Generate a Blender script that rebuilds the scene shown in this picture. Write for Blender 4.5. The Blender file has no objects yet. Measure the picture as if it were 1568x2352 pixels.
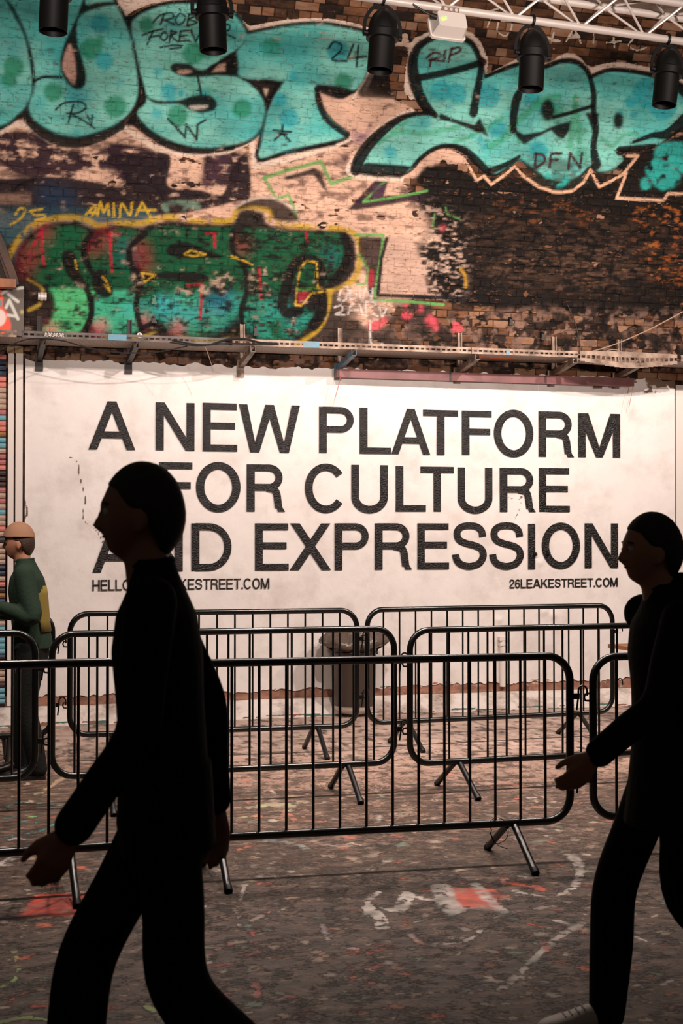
import bpy, bmesh, math, random
import numpy as np
from mathutils import Vector, Matrix

# ------------------------------------------------------------------ camera, world, lights, exposure
SC = bpy.context.scene
COL = SC.collection
YAW = math.radians(15.5)
FPX = 3267.0                       # focal length in pixels of the 1568 x 2352 frame
CAMZ = 1.69
PITCH = math.atan(54.0 / FPX)
camd = bpy.data.cameras.new('camera')
camd.sensor_fit = 'VERTICAL'
camd.sensor_height = 36.0
camd.lens = FPX / 2352.0 * 36.0
camd.clip_start = 0.05
camd.dof.use_dof = True
camd.dof.focus_distance = 9.4
camd.dof.aperture_fstop = 5.6
cam = bpy.data.objects.new('camera', camd)
COL.objects.link(cam)
cam.location = (0, 0, CAMZ)
cam.rotation_euler = (math.pi / 2 + PITCH, 0, -YAW)
SC.camera = cam
SC.view_settings.view_transform = 'Standard'
SC.view_settings.look = 'None'
SC.view_settings.gamma = 1.0
SC.view_settings.use_curve_mapping = False
SC.view_settings.exposure = 0.0

w = bpy.data.worlds.new('tunnel_air')
SC.world = w
w.use_nodes = True
w.node_tree.nodes['Background'].inputs[0].default_value = (1.0, 0.83, 0.7, 1)
w.node_tree.nodes['Background'].inputs[1].default_value = 0.03

YW = 13.154                        # face of the white wall
YB = YW + 0.03                     # face of the brick above it
ZS = 3.30                          # springing line of the vault
RV = 6.0                           # radius of the vault

FLOODS = [(-0.9, 410, 0.9), (2.98, 570, 0.9), (5.6, 660, 0.9), (7.6, 500, 0.9)]   # x along the truss, watts, blend
AIMZ = 1.1
FLOOD_ANGLE = 136
LAMP_COL = (1.0, 0.825, 0.745)
LANTERN_W = 330
OPPOSITE = [(-0.6, -2.2, 2.7, (2.2, YW, 6.1), 4200), (5.2, -2.2, 2.7, (5.0, YW, 6.1), 4600)]   # added unseen floodlights behind the camera, aimed at the vault
TR0 = Vector((0, 0, 0)); TRD = Vector((1, 0, 0))     # truss line, filled in below

# ------------------------------------------------------------------ pixel -> place helpers
FW = np.array([math.sin(YAW) * math.cos(PITCH), math.cos(YAW) * math.cos(PITCH), math.sin(PITCH)])
RT = np.array([math.cos(YAW), -math.sin(YAW), 0.0])
UP = np.cross(RT, FW)
CAM = np.array([0, 0, CAMZ])

def ray(p):
    p = np.atleast_2d(np.asarray(p, float))
    return FW + np.outer((p[:, 0] - 784) / FPX, RT) + np.outer((1176 - p[:, 1]) / FPX, UP)

def on_floor(p, z=0.0):
    d = ray(p)
    t = (z - CAMZ) / d[:, 2]
    return CAM + d * t[:, None]

def on_wall(p, y=YW):
    d = ray(p)
    t = y / d[:, 1]
    return CAM + d * t[:, None]

def on_vault(p):
    """points of the picture -> (x along the wall, arc length s above the springing)"""
    d = ray(p)
    yc, zc = YB - RV, ZS
    a = d[:, 1] ** 2 + d[:, 2] ** 2
    b = 2 * (d[:, 1] * (0 - yc) + d[:, 2] * (CAMZ - zc))
    c = yc ** 2 + (CAMZ - zc) ** 2 - RV ** 2
    t = (-b + np.sqrt(np.maximum(b * b - 4 * a * c, 0))) / (2 * a)
    q = CAM + d * t[:, None]
    s = RV * np.arctan2(q[:, 2] - zc, q[:, 1] - yc)
    tp = YB / d[:, 1]
    qp = CAM + d * tp[:, None]
    low = qp[:, 2] < ZS
    x = np.where(low, qp[:, 0], q[:, 0])
    s = np.where(low, qp[:, 2] - ZS, s)
    return np.stack([x, s], 1)

def at(px, py, Z):
    """point of the picture at depth Z along the optical axis"""
    return Vector(CAM + ray((px, py))[0] * Z)

def vault_xyz(x, s, d=0.0):
    x, s, d = np.broadcast_arrays(np.asarray(x, float), s, d)
    ph = np.maximum(s, 0) / RV
    r = RV - d
    y = np.where(s < 0, YB - d, YB - RV + r * np.cos(ph))
    z = np.where(s < 0, ZS + s, ZS + r * np.sin(ph))
    return np.stack([x, y, z], -1)

# ------------------------------------------------------------------ small helpers
def tag(o, label=None, cat=None, group=None, kind=None):
    if label: o['label'] = label
    if cat: o['category'] = cat
    if group: o['group'] = group
    if kind: o['kind'] = kind
    return o

def empty(name, loc=(0, 0, 0), rz=0.0):
    o = bpy.data.objects.new(name, None)
    COL.objects.link(o)
    o.location = loc
    o.rotation_euler = (0, 0, rz)
    o.empty_display_size = 0.1
    return o

def link(name, me, mat=None, parent=None, loc=None):
    o = bpy.data.objects.new(name, me)
    COL.objects.link(o)
    if mat is not None and not me.materials:
        me.materials.append(mat)
    if parent is not None:
        o.parent = parent
    if loc is not None:
        o.location = loc
    return o

def smooth(me, ang=None):
    me.polygons.foreach_set('use_smooth', np.ones(len(me.polygons), bool))
    if ang:
        try:
            me.set_sharp_from_angle(angle=math.radians(ang))
        except Exception:
            pass
    return me

def copy_tree(o, parent=None):
    c = o.copy()
    COL.objects.link(c)
    c.parent = parent
    for ch in [k for k in bpy.data.objects if k.parent == o]:
        copy_tree(ch, c)
    return c

class MB:
    def __init__(self):
        self.v = []; self.f = []
    def add(self, vs, fs):
        n = len(self.v)
        self.v += [tuple(p) for p in vs]
        self.f += [tuple(i + n for i in f) for f in fs]
        return self
    def box(self, c, s, rot=None):
        hx, hy, hz = s[0] / 2, s[1] / 2, s[2] / 2
        vs = [Vector((x, y, z)) for x in (-hx, hx) for y in (-hy, hy) for z in (-hz, hz)]
        if rot is not None:
            vs = [rot @ p for p in vs]
        c = Vector(c)
        return self.add([p + c for p in vs], [(0, 1, 3, 2), (4, 6, 7, 5), (0, 4, 5, 1), (2, 3, 7, 6), (0, 2, 6, 4), (1, 5, 7, 3)])
    def beam(self, a, b, wd, ht, up=(0, 0, 1)):
        a, b = Vector(a), Vector(b)
        d = (b - a).normalized()
        s = d.cross(Vector(up)).normalized()
        u = s.cross(d)
        vs = []
        for p in (a, b):
            for i, j in ((-1, -1), (1, -1), (1, 1), (-1, 1)):
                vs.append(p + s * (wd / 2 * i) + u * (ht / 2 * j))
        return self.add(vs, [(3, 2, 1, 0), (4, 5, 6, 7), (0, 1, 5, 4), (1, 2, 6, 5), (2, 3, 7, 6), (3, 0, 4, 7)])
    def tube(self, pts, r, n=10, closed=False):
        pts = [Vector(p) for p in pts]
        m = len(pts)
        rs = r if isinstance(r, (list, tuple)) else [r] * m
        vs, fs = [], []
        prev = None
        for i, p in enumerate(pts):
            if closed:
                d = (pts[(i + 1) % m] - pts[i - 1]).normalized()
            else:
                d = (pts[min(i + 1, m - 1)] - pts[max(i - 1, 0)]).normalized()
            if prev is None:
                ref = Vector((0, 0, 1)) if abs(d.z) < 0.9 else Vector((0, 1, 0))
                u = d.cross(ref).normalized()
            else:
                u = (prev - d * prev.dot(d)).normalized()
            prev = u
            v2 = d.cross(u)
            for k in range(n):
                a = 2 * math.pi * k / n
                vs.append(p + (u * math.cos(a) + v2 * math.sin(a)) * rs[i])
        for i in range(m if closed else m - 1):
            j = (i + 1) % m
            for k in range(n):
                fs.append((i * n + k, i * n + (k + 1) % n, j * n + (k + 1) % n, j * n + k))
        if not closed:
            fs.append(tuple(range(n))[::-1])
            fs.append(tuple((m - 1) * n + k for k in range(n)))
        return self.add(vs, fs)
    def lathe(self, prof, n=24, c=(0, 0, 0), M=None, sx=1.0, sy=1.0):
        c = Vector(c)
        vs, fs = [], []
        for (r, z) in prof:
            for k in range(n):
                a = 2 * math.pi * k / n
                p = Vector((r * math.cos(a) * sx, r * math.sin(a) * sy, z))
                vs.append((M @ p if M is not None else p) + c)
        for i in range(len(prof) - 1):
            for k in range(n):
                fs.append((i * n + k, i * n + (k + 1) % n, (i + 1) * n + (k + 1) % n, (i + 1) * n + k))
        fs.append(tuple(range(n))[::-1])
        fs.append(tuple((len(prof) - 1) * n + k for k in range(n)))
        return self.add(vs, fs)
    def prism(self, poly, f0, f1):
        """poly of 2-D points; f0/f1 map a 2-D point to the back / front vertex"""
        n = len(poly)
        vs = [f0(p) for p in poly] + [f1(p) for p in poly]
        fs = [tuple(range(n))[::-1], tuple(range(n, 2 * n))]
        fs += [(i, (i + 1) % n, n + (i + 1) % n, n + i) for i in range(n)]
        return self.add(vs, fs)
    def ribbon(self, path, wd, y0, y1, closed=False):
        """flat strip of width wd along a 2-D path in x, z; thick from y0 (front) to y1"""
        p = np.asarray(path, float)
        m = len(p)
        if closed:
            d = np.roll(p, -1, 0) - np.roll(p, 1, 0)
        else:
            d = np.gradient(p, axis=0)
        d /= np.linalg.norm(d, axis=1)[:, None]
        nn = np.stack([-d[:, 1], d[:, 0]], 1)
        wd = np.broadcast_to(wd, (m,))[:, None] / 2
        a, b = p + nn * wd, p - nn * wd
        vs = []
        for i in range(m):
            vs += [(a[i, 0], y0, a[i, 1]), (b[i, 0], y0, b[i, 1]), (a[i, 0], y1, a[i, 1]), (b[i, 0], y1, b[i, 1])]
        fs = []
        for i in range(m if closed else m - 1):
            j = (i + 1) % m
            A, B = 4 * i, 4 * j
            fs += [(A, A + 1, B + 1, B), (A + 2, B + 2, B + 3, A + 3), (A, B, B + 2, A + 2), (A + 1, A + 3, B + 3, B + 1)]
        if not closed:
            e = 4 * (m - 1)
            fs += [(0, 2, 3, 1), (e, e + 1, e + 3, e + 2)]
        return self.add(vs, fs)
    def mesh(self, name, sm=False, ang=40, fix=True):
        me = bpy.data.meshes.new(name)
        me.from_pydata([tuple(v) for v in self.v], [], self.f)
        if fix:
            bm = bmesh.new(); bm.from_mesh(me)
            bmesh.ops.recalc_face_normals(bm, faces=bm.faces)
            bm.to_mesh(me); bm.free()
        if sm:
            smooth(me, ang)
        return me
    def build(self, name, mat, parent=None, loc=None, sm=False, ang=40):
        return link(name, self.mesh(name, sm, ang), mat, parent, loc)

def bez(pts, n=8, closed=False):
    """Catmull-Rom through the points"""
    p = np.asarray(pts, float)
    m = len(p)
    out = []
    rng = range(m if closed else m - 1)
    for i in rng:
        if closed:
            a, b, c, d = p[i - 1], p[i], p[(i + 1) % m], p[(i + 2) % m]
        else:
            a, b, c, d = p[max(i - 1, 0)], p[i], p[i + 1], p[min(i + 2, m - 1)]
        for k in range(n):
            t = k / n
            out.append(0.5 * ((2 * b) + (-a + c) * t + (2 * a - 5 * b + 4 * c - d) * t * t + (-a + 3 * b - 3 * c + d) * t ** 3))
    if not closed:
        out.append(p[-1])
    return np.array(out)

def lin(c):
    c = np.asarray(c, float) / 255.0
    return np.where(c <= 0.04045, c / 12.92, ((c + 0.055) / 1.055) ** 2.4)

RNG = np.random.default_rng(7)
def vnoise(x, y, seed=0):
    """smooth value noise 0..1"""
    r = np.random.default_rng(seed + 100)
    T = r.random((64, 64))
    xi = np.floor(x).astype(int); yi = np.floor(y).astype(int)
    fx = x - xi; fy = y - yi
    fx = fx * fx * (3 - 2 * fx); fy = fy * fy * (3 - 2 * fy)
    g = lambda i, j: T[i % 64, j % 64]
    return (g(yi, xi) * (1 - fx) + g(yi, xi + 1) * fx) * (1 - fy) + (g(yi + 1, xi) * (1 - fx) + g(yi + 1, xi + 1) * fx) * fy

def fbm(x, y, seed=0, o=4):
    s = 0; a = 0.5; t = 0
    for k in range(o):
        s = s + a * vnoise(x * 2 ** k, y * 2 ** k, seed + k); t += a; a *= 0.55
    return s / t

# ------------------------------------------------------------------ materials
def new_mat(name):
    m = bpy.data.materials.new(name)
    m.use_nodes = True
    nt = m.node_tree
    return m, nt, nt.nodes['Principled BSDF']

def nd(nt, t, **kw):
    n = nt.nodes.new(t)
    for k, v in kw.items():
        if k.startswith('i_'):
            n.inputs[int(k[2:])].default_value = v
        else:
            setattr(n, k, v)
    return n

def simple(name, col, rough=0.5, metal=0.0, bump=0.0, bscale=60.0, var=0.0, vscale=6.0, spec=0.5, col2=None, emit=None):
    m, nt, b = new_mat(name)
    c = tuple(lin(col)) + (1,)
    b.inputs['Base Color'].default_value = c
    b.inputs['Roughness'].default_value = rough
    b.inputs['Metallic'].default_value = metal
    b.inputs['Specular IOR Level'].default_value = spec
    tc = nd(nt, 'ShaderNodeTexCoord')
    if var > 0 or col2 is not None:
        no = nd(nt, 'ShaderNodeTexNoise'); no.inputs['Scale'].default_value = vscale; no.inputs['Detail'].default_value = 6
        nt.links.new(tc.outputs['Object'], no.inputs['Vector'])
        r = nd(nt, 'ShaderNodeValToRGB')
        nt.links.new(no.outputs['Fac'], r.inputs['Fac'])
        r.color_ramp.elements[0].position = 0.38; r.color_ramp.elements[1].position = 0.66
        c2 = tuple(lin(col2)) + (1,) if col2 is not None else tuple(x * (1 - var) for x in c[:3]) + (1,)
        r.color_ramp.elements[0].color = c; r.color_ramp.elements[1].color = c2
        nt.links.new(r.outputs['Color'], b.inputs['Base Color'])
    if bump > 0:
        no = nd(nt, 'ShaderNodeTexNoise'); no.inputs['Scale'].default_value = bscale; no.inputs['Detail'].default_value = 4
        nt.links.new(tc.outputs['Object'], no.inputs['Vector'])
        bp = nd(nt, 'ShaderNodeBump'); bp.inputs['Strength'].default_value = bump; bp.inputs['Distance'].default_value = 0.01
        nt.links.new(no.outputs['Fac'], bp.inputs['Height'])
        nt.links.new(bp.outputs['Normal'], b.inputs['Normal'])
    if emit:
        b.inputs['Emission Color'].default_value = tuple(lin(emit[0])) + (1,)
        b.inputs['Emission Strength'].default_value = emit[1]
    return m

def painted(name, base_cols, rnd=False, scale=9.0, chip=0.5, chip_scale=38.0, rough=0.75, bump=0.4, bscale=90.0, spec=0.3, aniso=(1, 1, 1), dirt=0.0, cap=0.75):
    """bare surface from noise with paint from the 'paint' colour attribute worn through by finer noise"""
    m, nt, b = new_mat(name)
    L = nt.links.new
    tc = nd(nt, 'ShaderNodeNewGeometry')
    mp = nd(nt, 'ShaderNodeMapping'); mp.inputs['Scale'].default_value = aniso
    L(tc.outputs['Position'], mp.inputs['Vector'])
    no = nd(nt, 'ShaderNodeTexNoise'); no.inputs['Scale'].default_value = scale; no.inputs['Detail'].default_value = 9; no.inputs['Roughness'].default_value = 0.68
    L(mp.outputs['Vector'], no.inputs['Vector'])
    r = nd(nt, 'ShaderNodeValToRGB')
    k = len(base_cols)
    while len(r.color_ramp.elements) < k: r.color_ramp.elements.new(0.5)
    for i, c in enumerate(base_cols):
        r.color_ramp.elements[i].position = 0.30 + 0.42 * i / (k - 1)
        r.color_ramp.elements[i].color = tuple(lin(c)) + (1,)
    if rnd:
        at_ = nd(nt, 'ShaderNodeAttribute', attribute_name='rnd')
        mx = nd(nt, 'ShaderNodeMath', operation='MULTIPLY_ADD'); mx.inputs[1].default_value = 0.5
        L(at_.outputs['Fac'], mx.inputs[0])
        m2 = nd(nt, 'ShaderNodeMath', operation='MULTIPLY_ADD'); m2.inputs[1].default_value = 0.55; m2.inputs[2].default_value = -0.02
        L(no.outputs['Fac'], m2.inputs[0]); L(m2.outputs[0], mx.inputs[2])
        L(mx.outputs[0], r.inputs['Fac'])
    else:
        L(no.outputs['Fac'], r.inputs['Fac'])
    ca = nd(nt, 'ShaderNodeVertexColor', layer_name='paint')
    cn = nd(nt, 'ShaderNodeTexNoise'); cn.inputs['Scale'].default_value = chip_scale; cn.inputs['Detail'].default_value = 7; cn.inputs['Roughness'].default_value = 0.7
    L(mp.outputs['Vector'], cn.inputs['Vector'])
    # factor = clamp((alpha - 1) * 1 + ...)  : alpha 1 keeps nearly all, alpha 0 none
    a1 = nd(nt, 'ShaderNodeMath', operation='MULTIPLY_ADD'); a1.inputs[1].default_value = 1.5; a1.inputs[2].default_value = -0.75
    L(ca.outputs['Alpha'], a1.inputs[0])
    a0 = nd(nt, 'ShaderNodeMath', operation='MINIMUM'); a0.inputs[1].default_value = cap; L(a1.outputs[0], a0.inputs[0])
    a2 = nd(nt, 'ShaderNodeMath', operation='MULTIPLY_ADD'); a2.inputs[1].default_value = chip * 4; a2.inputs[2].default_value = -chip * 2
    L(cn.outputs['Fac'], a2.inputs[0])
    a3 = nd(nt, 'ShaderNodeMath', operation='ADD'); L(a0.outputs[0], a3.inputs[0]); L(a2.outputs[0], a3.inputs[1])
    a4 = nd(nt, 'ShaderNodeMath', operation='MULTIPLY_ADD', use_clamp=True); a4.inputs[1].default_value = 3.0; a4.inputs[2].default_value = 0.5
    L(a3.outputs[0], a4.inputs[0])
    # no paint where alpha is 0
    g = nd(nt, 'ShaderNodeMath', operation='MULTIPLY', use_clamp=True); g.inputs[1].default_value = 6.0
    L(ca.outputs['Alpha'], g.inputs[0])
    a5 = nd(nt, 'ShaderNodeMath', operation='MULTIPLY'); L(a4.outputs[0], a5.inputs[0]); L(g.outputs[0], a5.inputs[1])
    mix = nd(nt, 'ShaderNodeMix', data_type='RGBA')
    L(a5.outputs[0], mix.inputs['Factor']); L(r.outputs['Color'], mix.inputs['A']); L(ca.outputs['Color'], mix.inputs['B'])
    out = mix.outputs['Result']
    # slight grime over everything
    gn = nd(nt, 'ShaderNodeTexNoise'); gn.inputs['Scale'].default_value = 2.6; gn.inputs['Detail'].default_value = 8; gn.inputs['Roughness'].default_value = 0.7
    L(mp.outputs['Vector'], gn.inputs['Vector'])
    gr = nd(nt, 'ShaderNodeMapRange'); gr.inputs['From Min'].default_value = 0.35; gr.inputs['From Max'].default_value = 0.7
    gr.inputs['To Min'].default_value = 1.0; gr.inputs['To Max'].default_value = 1.0 - dirt
    L(gn.outputs['Fac'], gr.inputs['Value'])
    mm = nd(nt, 'ShaderNodeMix', data_type='RGBA', blend_type='MULTIPLY'); mm.inputs['Factor'].default_value = 1.0
    L(out, mm.inputs['A']); L(gr.outputs['Result'], mm.inputs['B'])
    L(mm.outputs['Result'], b.inputs['Base Color'])
    b.inputs['Roughness'].default_value = rough
    b.inputs['Specular IOR Level'].default_value = spec
    bn = nd(nt, 'ShaderNodeTexNoise'); bn.inputs['Scale'].default_value = bscale; bn.inputs['Detail'].default_value = 6
    L(mp.outputs['Vector'], bn.inputs['Vector'])
    ad = nd(nt, 'ShaderNodeMath', operation='ADD'); L(bn.outputs['Fac'], ad.inputs[0]); L(a5.outputs[0], ad.inputs[1])
    bp = nd(nt, 'ShaderNodeBump'); bp.inputs['Strength'].default_value = bump; bp.inputs['Distance'].default_value = 0.004
    L(ad.outputs[0], bp.inputs['Height']); L(bp.outputs['Normal'], b.inputs['Normal'])
    return m

M = {}
M['brick'] = painted('brick_and_paint', [(34, 25, 19), (86, 58, 40), (124, 84, 58), (150, 116, 92)], rnd=True, scale=11, chip=0.46, chip_scale=34, rough=0.7, bump=0.6, bscale=70, dirt=0.45, spec=0.14, aniso=(0.55, 1, 1.7), cap=0.26)
M['plaster'] = painted('white_plaster', [(214, 206, 200), (236, 231, 226), (240, 236, 232)], scale=2.2, chip=0.3, chip_scale=14, rough=0.6, bump=0.8, bscale=17, dirt=0.08)
M['asphalt'] = painted('chalked_asphalt', [(24, 18, 14), (66, 51, 41), (106, 84, 69), (178, 150, 130)], scale=13, chip=0.9, chip_scale=46, rough=0.58, bump=0.9, bscale=55, dirt=0.45, aniso=(0.75, 1.3, 1), spec=0.45)
M['kerb'] = painted('white_kerb', [(120, 92, 76), (222, 212, 204), (236, 230, 224)], scale=3.0, chip=0.5, chip_scale=20, rough=0.7, bump=0.4, bscale=40, dirt=0.1)
M['strip'] = simple('bare_strip', (120, 84, 68), 0.85, bump=0.8, bscale=40, col2=(66, 44, 36), vscale=9)
M['letter'] = simple('black_gloss_paint', (13, 10, 8), 0.24, bump=1.0, bscale=70, spec=0.45)
for n_ in M['letter'].node_tree.nodes:
    if n_.type == 'TEX_COORD':
        g_ = M['letter'].node_tree.nodes.new('ShaderNodeNewGeometry')
        for l_ in list(M['letter'].node_tree.links):
            if l_.from_node == n_: M['letter'].node_tree.links.new(g_.outputs['Position'], l_.to_socket)
    if n_.type == 'BUMP': n_.inputs['Distance'].default_value = 0.012
M['black_steel'] = simple('black_steel', (9, 11, 10), 0.28, bump=0.04, bscale=30, spec=0.55)
M['can_black'] = simple('matt_black_can', (9, 9, 9), 0.5, spec=0.35)
M['alu'] = simple('aluminium_tube', (214, 204, 196), 0.38, metal=0.25, bump=0.05, bscale=40)
M['galv'] = simple('galvanised_steel', (160, 140, 124), 0.55, metal=0.35, col2=(92, 74, 62), vscale=7, bump=0.2, bscale=60)
M['dark_metal'] = simple('dark_metal', (34, 28, 25), 0.5, metal=0.3)
M['pink_pipe'] = simple('plum_paint', (132, 84, 84), 0.5, col2=(96, 56, 54), vscale=2.5, bump=0.1)
M['white_box'] = simple('white_plastic', (214, 206, 198), 0.45)
M['lens'] = simple('flood_lens', (240, 235, 225), 0.3)
M['led'] = simple('green_led', (120, 220, 60), 0.4, emit=((130, 230, 60), 3.0))
M['cable'] = simple('black_cable', (20, 17, 15), 0.55)
M['cable_pale'] = simple('dusty_cable', (150, 124, 106), 0.7)
M['bin'] = simple('grey_bin_plastic', (66, 54, 46), 0.42, bump=0.1, bscale=20)
M['bag'] = simple('bin_bag_plastic', (96, 82, 72), 0.28, bump=0.9, bscale=26, spec=0.6)
M['bag_white'] = simple('white_liner', (206, 198, 190), 0.4)
M['wood'] = simple('warm_wood', (168, 106, 62), 0.55, col2=(128, 76, 42), vscale=8, bump=0.2)
M['timber'] = simple('dark_timber', (78, 46, 22), 0.6, col2=(38, 22, 12), vscale=5, bump=0.3)
M['timber_shaded'] = simple('shaded_timber', (40, 25, 14), 0.7, col2=(22, 14, 9), vscale=5, bump=0.3)  # timber colour darkened for the shade behind the arch rib
M['white_paint'] = simple('white_board', (226, 218, 210), 0.6, bump=0.1, bscale=30)

# ------------------------------------------------------------------ flat paint on walls and ground (spray cans, chalk)
class Canvas:
    """paint film in surface coordinates (metres): colour + coverage, later read at the mesh vertices"""
    def __init__(self, x0, x1, y0, y1, res, place):
        self.x0, self.y0, self.res, self.place = x0, y0, res, place
        self.W = int((x1 - x0) / res) + 1
        self.H = int((y1 - y0) / res) + 1
        self.rgb = np.zeros((self.H, self.W, 3), np.float32)
        self.a = np.zeros((self.H, self.W), np.float32)
        self.gx = (x0 + res * np.arange(self.W)).astype(np.float32)
        self.gy = (y0 + res * np.arange(self.H)).astype(np.float32)
    def pts(self, p, fr):
        ox, oy, k = fr
        p = np.asarray(p, float)
        q = np.stack([ox + p[:, 0] / k, oy + p[:, 1] / k], 1)
        return self.place(q)
    def win(self, lo, hi):
        i0 = max(int((lo[0] - self.x0) / self.res), 0); i1 = min(int((hi[0] - self.x0) / self.res) + 2, self.W)
        j0 = max(int((lo[1] - self.y0) / self.res), 0); j1 = min(int((hi[1] - self.y0) / self.res) + 2, self.H)
        return i0, i1, j0, j1
    def comp(self, i0, i1, j0, j1, m, col, alpha, noise, seed):
        if noise:
            X, Y = np.meshgrid(self.gx[i0:i1], self.gy[j0:j1])
            n = fbm(X * noise[0], Y * noise[1], seed, 3)
            m = m * np.clip((n - noise[2]) * (noise[3] if len(noise) > 3 else 6) + 0.5, 0, 1)
        m = (m * alpha).astype(np.float32)
        c = self.rgb[j0:j1, i0:i1]; a = self.a[j0:j1, i0:i1]
        na = m + a * (1 - m)
        cc = lin(col).astype(np.float32)
        c[:] = np.where(na[..., None] > 1e-4, (cc * m[..., None] + c * (a * (1 - m))[..., None]) / np.maximum(na, 1e-4)[..., None], c)
        a[:] = na
    def fill(self, p, col, fr, alpha=1.0, soft=0.0, sm=True, noise=None, seed=0):
        q = self.pts(bez(p, 6, True) if sm else p, fr)
        lo, hi = q.min(0) - soft, q.max(0) + soft
        i0, i1, j0, j1 = self.win(lo, hi)
        if i1 <= i0 or j1 <= j0: return
        X = self.gx[i0:i1][None, :]; Y = self.gy[j0:j1][:, None]
        m = np.zeros((j1 - j0, i1 - i0), bool)
        n = len(q)
        for k in range(n):
            xa, ya = q[k]; xb, yb = q[(k + 1) % n]
            if ya == yb: continue
            r0, r1 = sorted((ya, yb))
            rows = (self.gy[j0:j1] >= r0) & (self.gy[j0:j1] < r1)
            if not rows.any(): continue
            xi = xa + (self.gy[j0:j1][rows] - ya) / (yb - ya) * (xb - xa)
            m[rows] ^= X < xi[:, None]
        m = m.astype(np.float32)
        if soft > 0:
            k = max(int(soft / self.res), 1)
            for _ in range(2):
                for ax in (0, 1):
                    c = np.cumsum(np.pad(m, [(k + 1, k) if ax == z else (0, 0) for z in (0, 1)], mode='edge'), axis=ax)
                    m = (np.take(c, range(2 * k + 1, c.shape[ax]), ax) - np.take(c, range(0, c.shape[ax] - 2 * k - 1), ax)) / (2 * k + 1)
        self.comp(i0, i1, j0, j1, m, col, alpha, noise, seed)
    def stroke(self, p, wd, col, fr, alpha=1.0, soft=0.008, sm=True, noise=None, seed=0):
        """wd in frame units (one number or one per point)"""
        wds = np.broadcast_to(np.asarray(wd, float), (len(p),))
        pw = np.concatenate([np.asarray(p, float), wds[:, None]], 1)
        if sm and len(p) > 2: pw = bez(pw, 6)
        q = self.pts(pw[:, :2], fr)
        q2 = self.pts(pw[:, :2] + np.array([1.0, 0]), fr)
        ww = pw[:, 2] * np.abs(q2[:, 0] - q[:, 0])
        mx = ww.max() / 2 + soft
        i0, i1, j0, j1 = self.win(q.min(0) - mx, q.max(0) + mx)
        if i1 <= i0 or j1 <= j0: return
        m = np.zeros((j1 - j0, i1 - i0), np.float32)
        for k in range(len(q) - 1):
            a, b = q[k], q[k + 1]
            s0, s1, t0, t1 = self.win(np.minimum(a, b) - mx, np.maximum(a, b) + mx)
            s0, s1, t0, t1 = max(s0, i0), min(s1, i1), max(t0, j0), min(t1, j1)
            if s1 <= s0 or t1 <= t0: continue
            X = self.gx[s0:s1][None, :]; Y = self.gy[t0:t1][:, None]
            d = b - a; L2 = max((d ** 2).sum(), 1e-9)
            t = np.clip(((X - a[0]) * d[0] + (Y - a[1]) * d[1]) / L2, 0, 1)
            dist = np.hypot(X - a[0] - t * d[0], Y - a[1] - t * d[1])
            wl = ww[k] + t * (ww[k + 1] - ww[k])
            mm = np.clip((wl / 2 - dist) / soft + 0.5, 0, 1)
            v = m[t0 - j0:t1 - j0, s0 - i0:s1 - i0]
            np.maximum(v, mm, out=v)
        self.comp(i0, i1, j0, j1, m, col, alpha, noise, seed)
    def dot(self, c, r, col, fr, alpha=1.0, soft=0.01, ry=None, noise=None, seed=0):
        an = np.linspace(0, 2 * math.pi, 14, endpoint=False)
        self.fill([(c[0] + r * math.cos(t), c[1] + (ry or r) * math.sin(t)) for t in an], col, fr, alpha, soft, True, noise, seed)
    def read(self, u, v):
        x = np.clip((u - self.x0) / self.res, 0, self.W - 1.001); y = np.clip((v - self.y0) / self.res, 0, self.H - 1.001)
        i = x.astype(int); j = y.astype(int); fx = (x - i)[..., None]; fy = (y - j)[..., None]
        T = np.concatenate([self.rgb, self.a[..., None]], -1)
        return (T[j, i] * (1 - fx) + T[j, i + 1] * fx) * (1 - fy) + (T[j + 1, i] * (1 - fx) + T[j + 1, i + 1] * fx) * fy

def set_paint(me, rgba, extra=None):
    at_ = me.color_attributes.new('paint', 'FLOAT_COLOR', 'POINT')
    at_.data.foreach_set('color', np.ascontiguousarray(rgba, np.float32).ravel())
    if extra is not None:
        e = me.attributes.new('rnd', 'FLOAT', 'POINT')
        e.data.foreach_set('value', np.ascontiguousarray(extra, np.float32))

def fast_mesh(name, v, quads):
    me = bpy.data.meshes.new(name)
    v = np.ascontiguousarray(v, np.float32); q = np.ascontiguousarray(quads, np.int32)
    me.vertices.add(len(v)); me.vertices.foreach_set('co', v.ravel())
    me.loops.add(q.size); me.loops.foreach_set('vertex_index', q.ravel())
    me.polygons.add(len(q)); me.polygons.foreach_set('loop_start', np.arange(0, q.size, 4, dtype=np.int32))
    me.update(calc_edges=True)
    return me

# frames the strokes were measured in: (left, top, magnification) of the picture
A = (0, 0, 1.96); B = (768, 0, 1.96); C = (0, 360, 1.96); D = (768, 400, 1.96)
E = (0, 1860, 1.96); G = (768, 1860, 1.96); H = (0, 1360, 2.24); I = (600, 1360, 2.24); P = (0, 0, 1.0)

V = Canvas(-1.6, 9.2, -0.2, 4.6, 0.0056, on_vault)
TEAL = (126, 204, 190); TEAL2 = (44, 168, 176); GRN = (34, 140, 104); BLK = (10, 9, 9); CREAM = (214, 176, 152); HALO = (226, 204, 186)
PURP = (52, 32, 46)
rr = random.Random(3)

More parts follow.
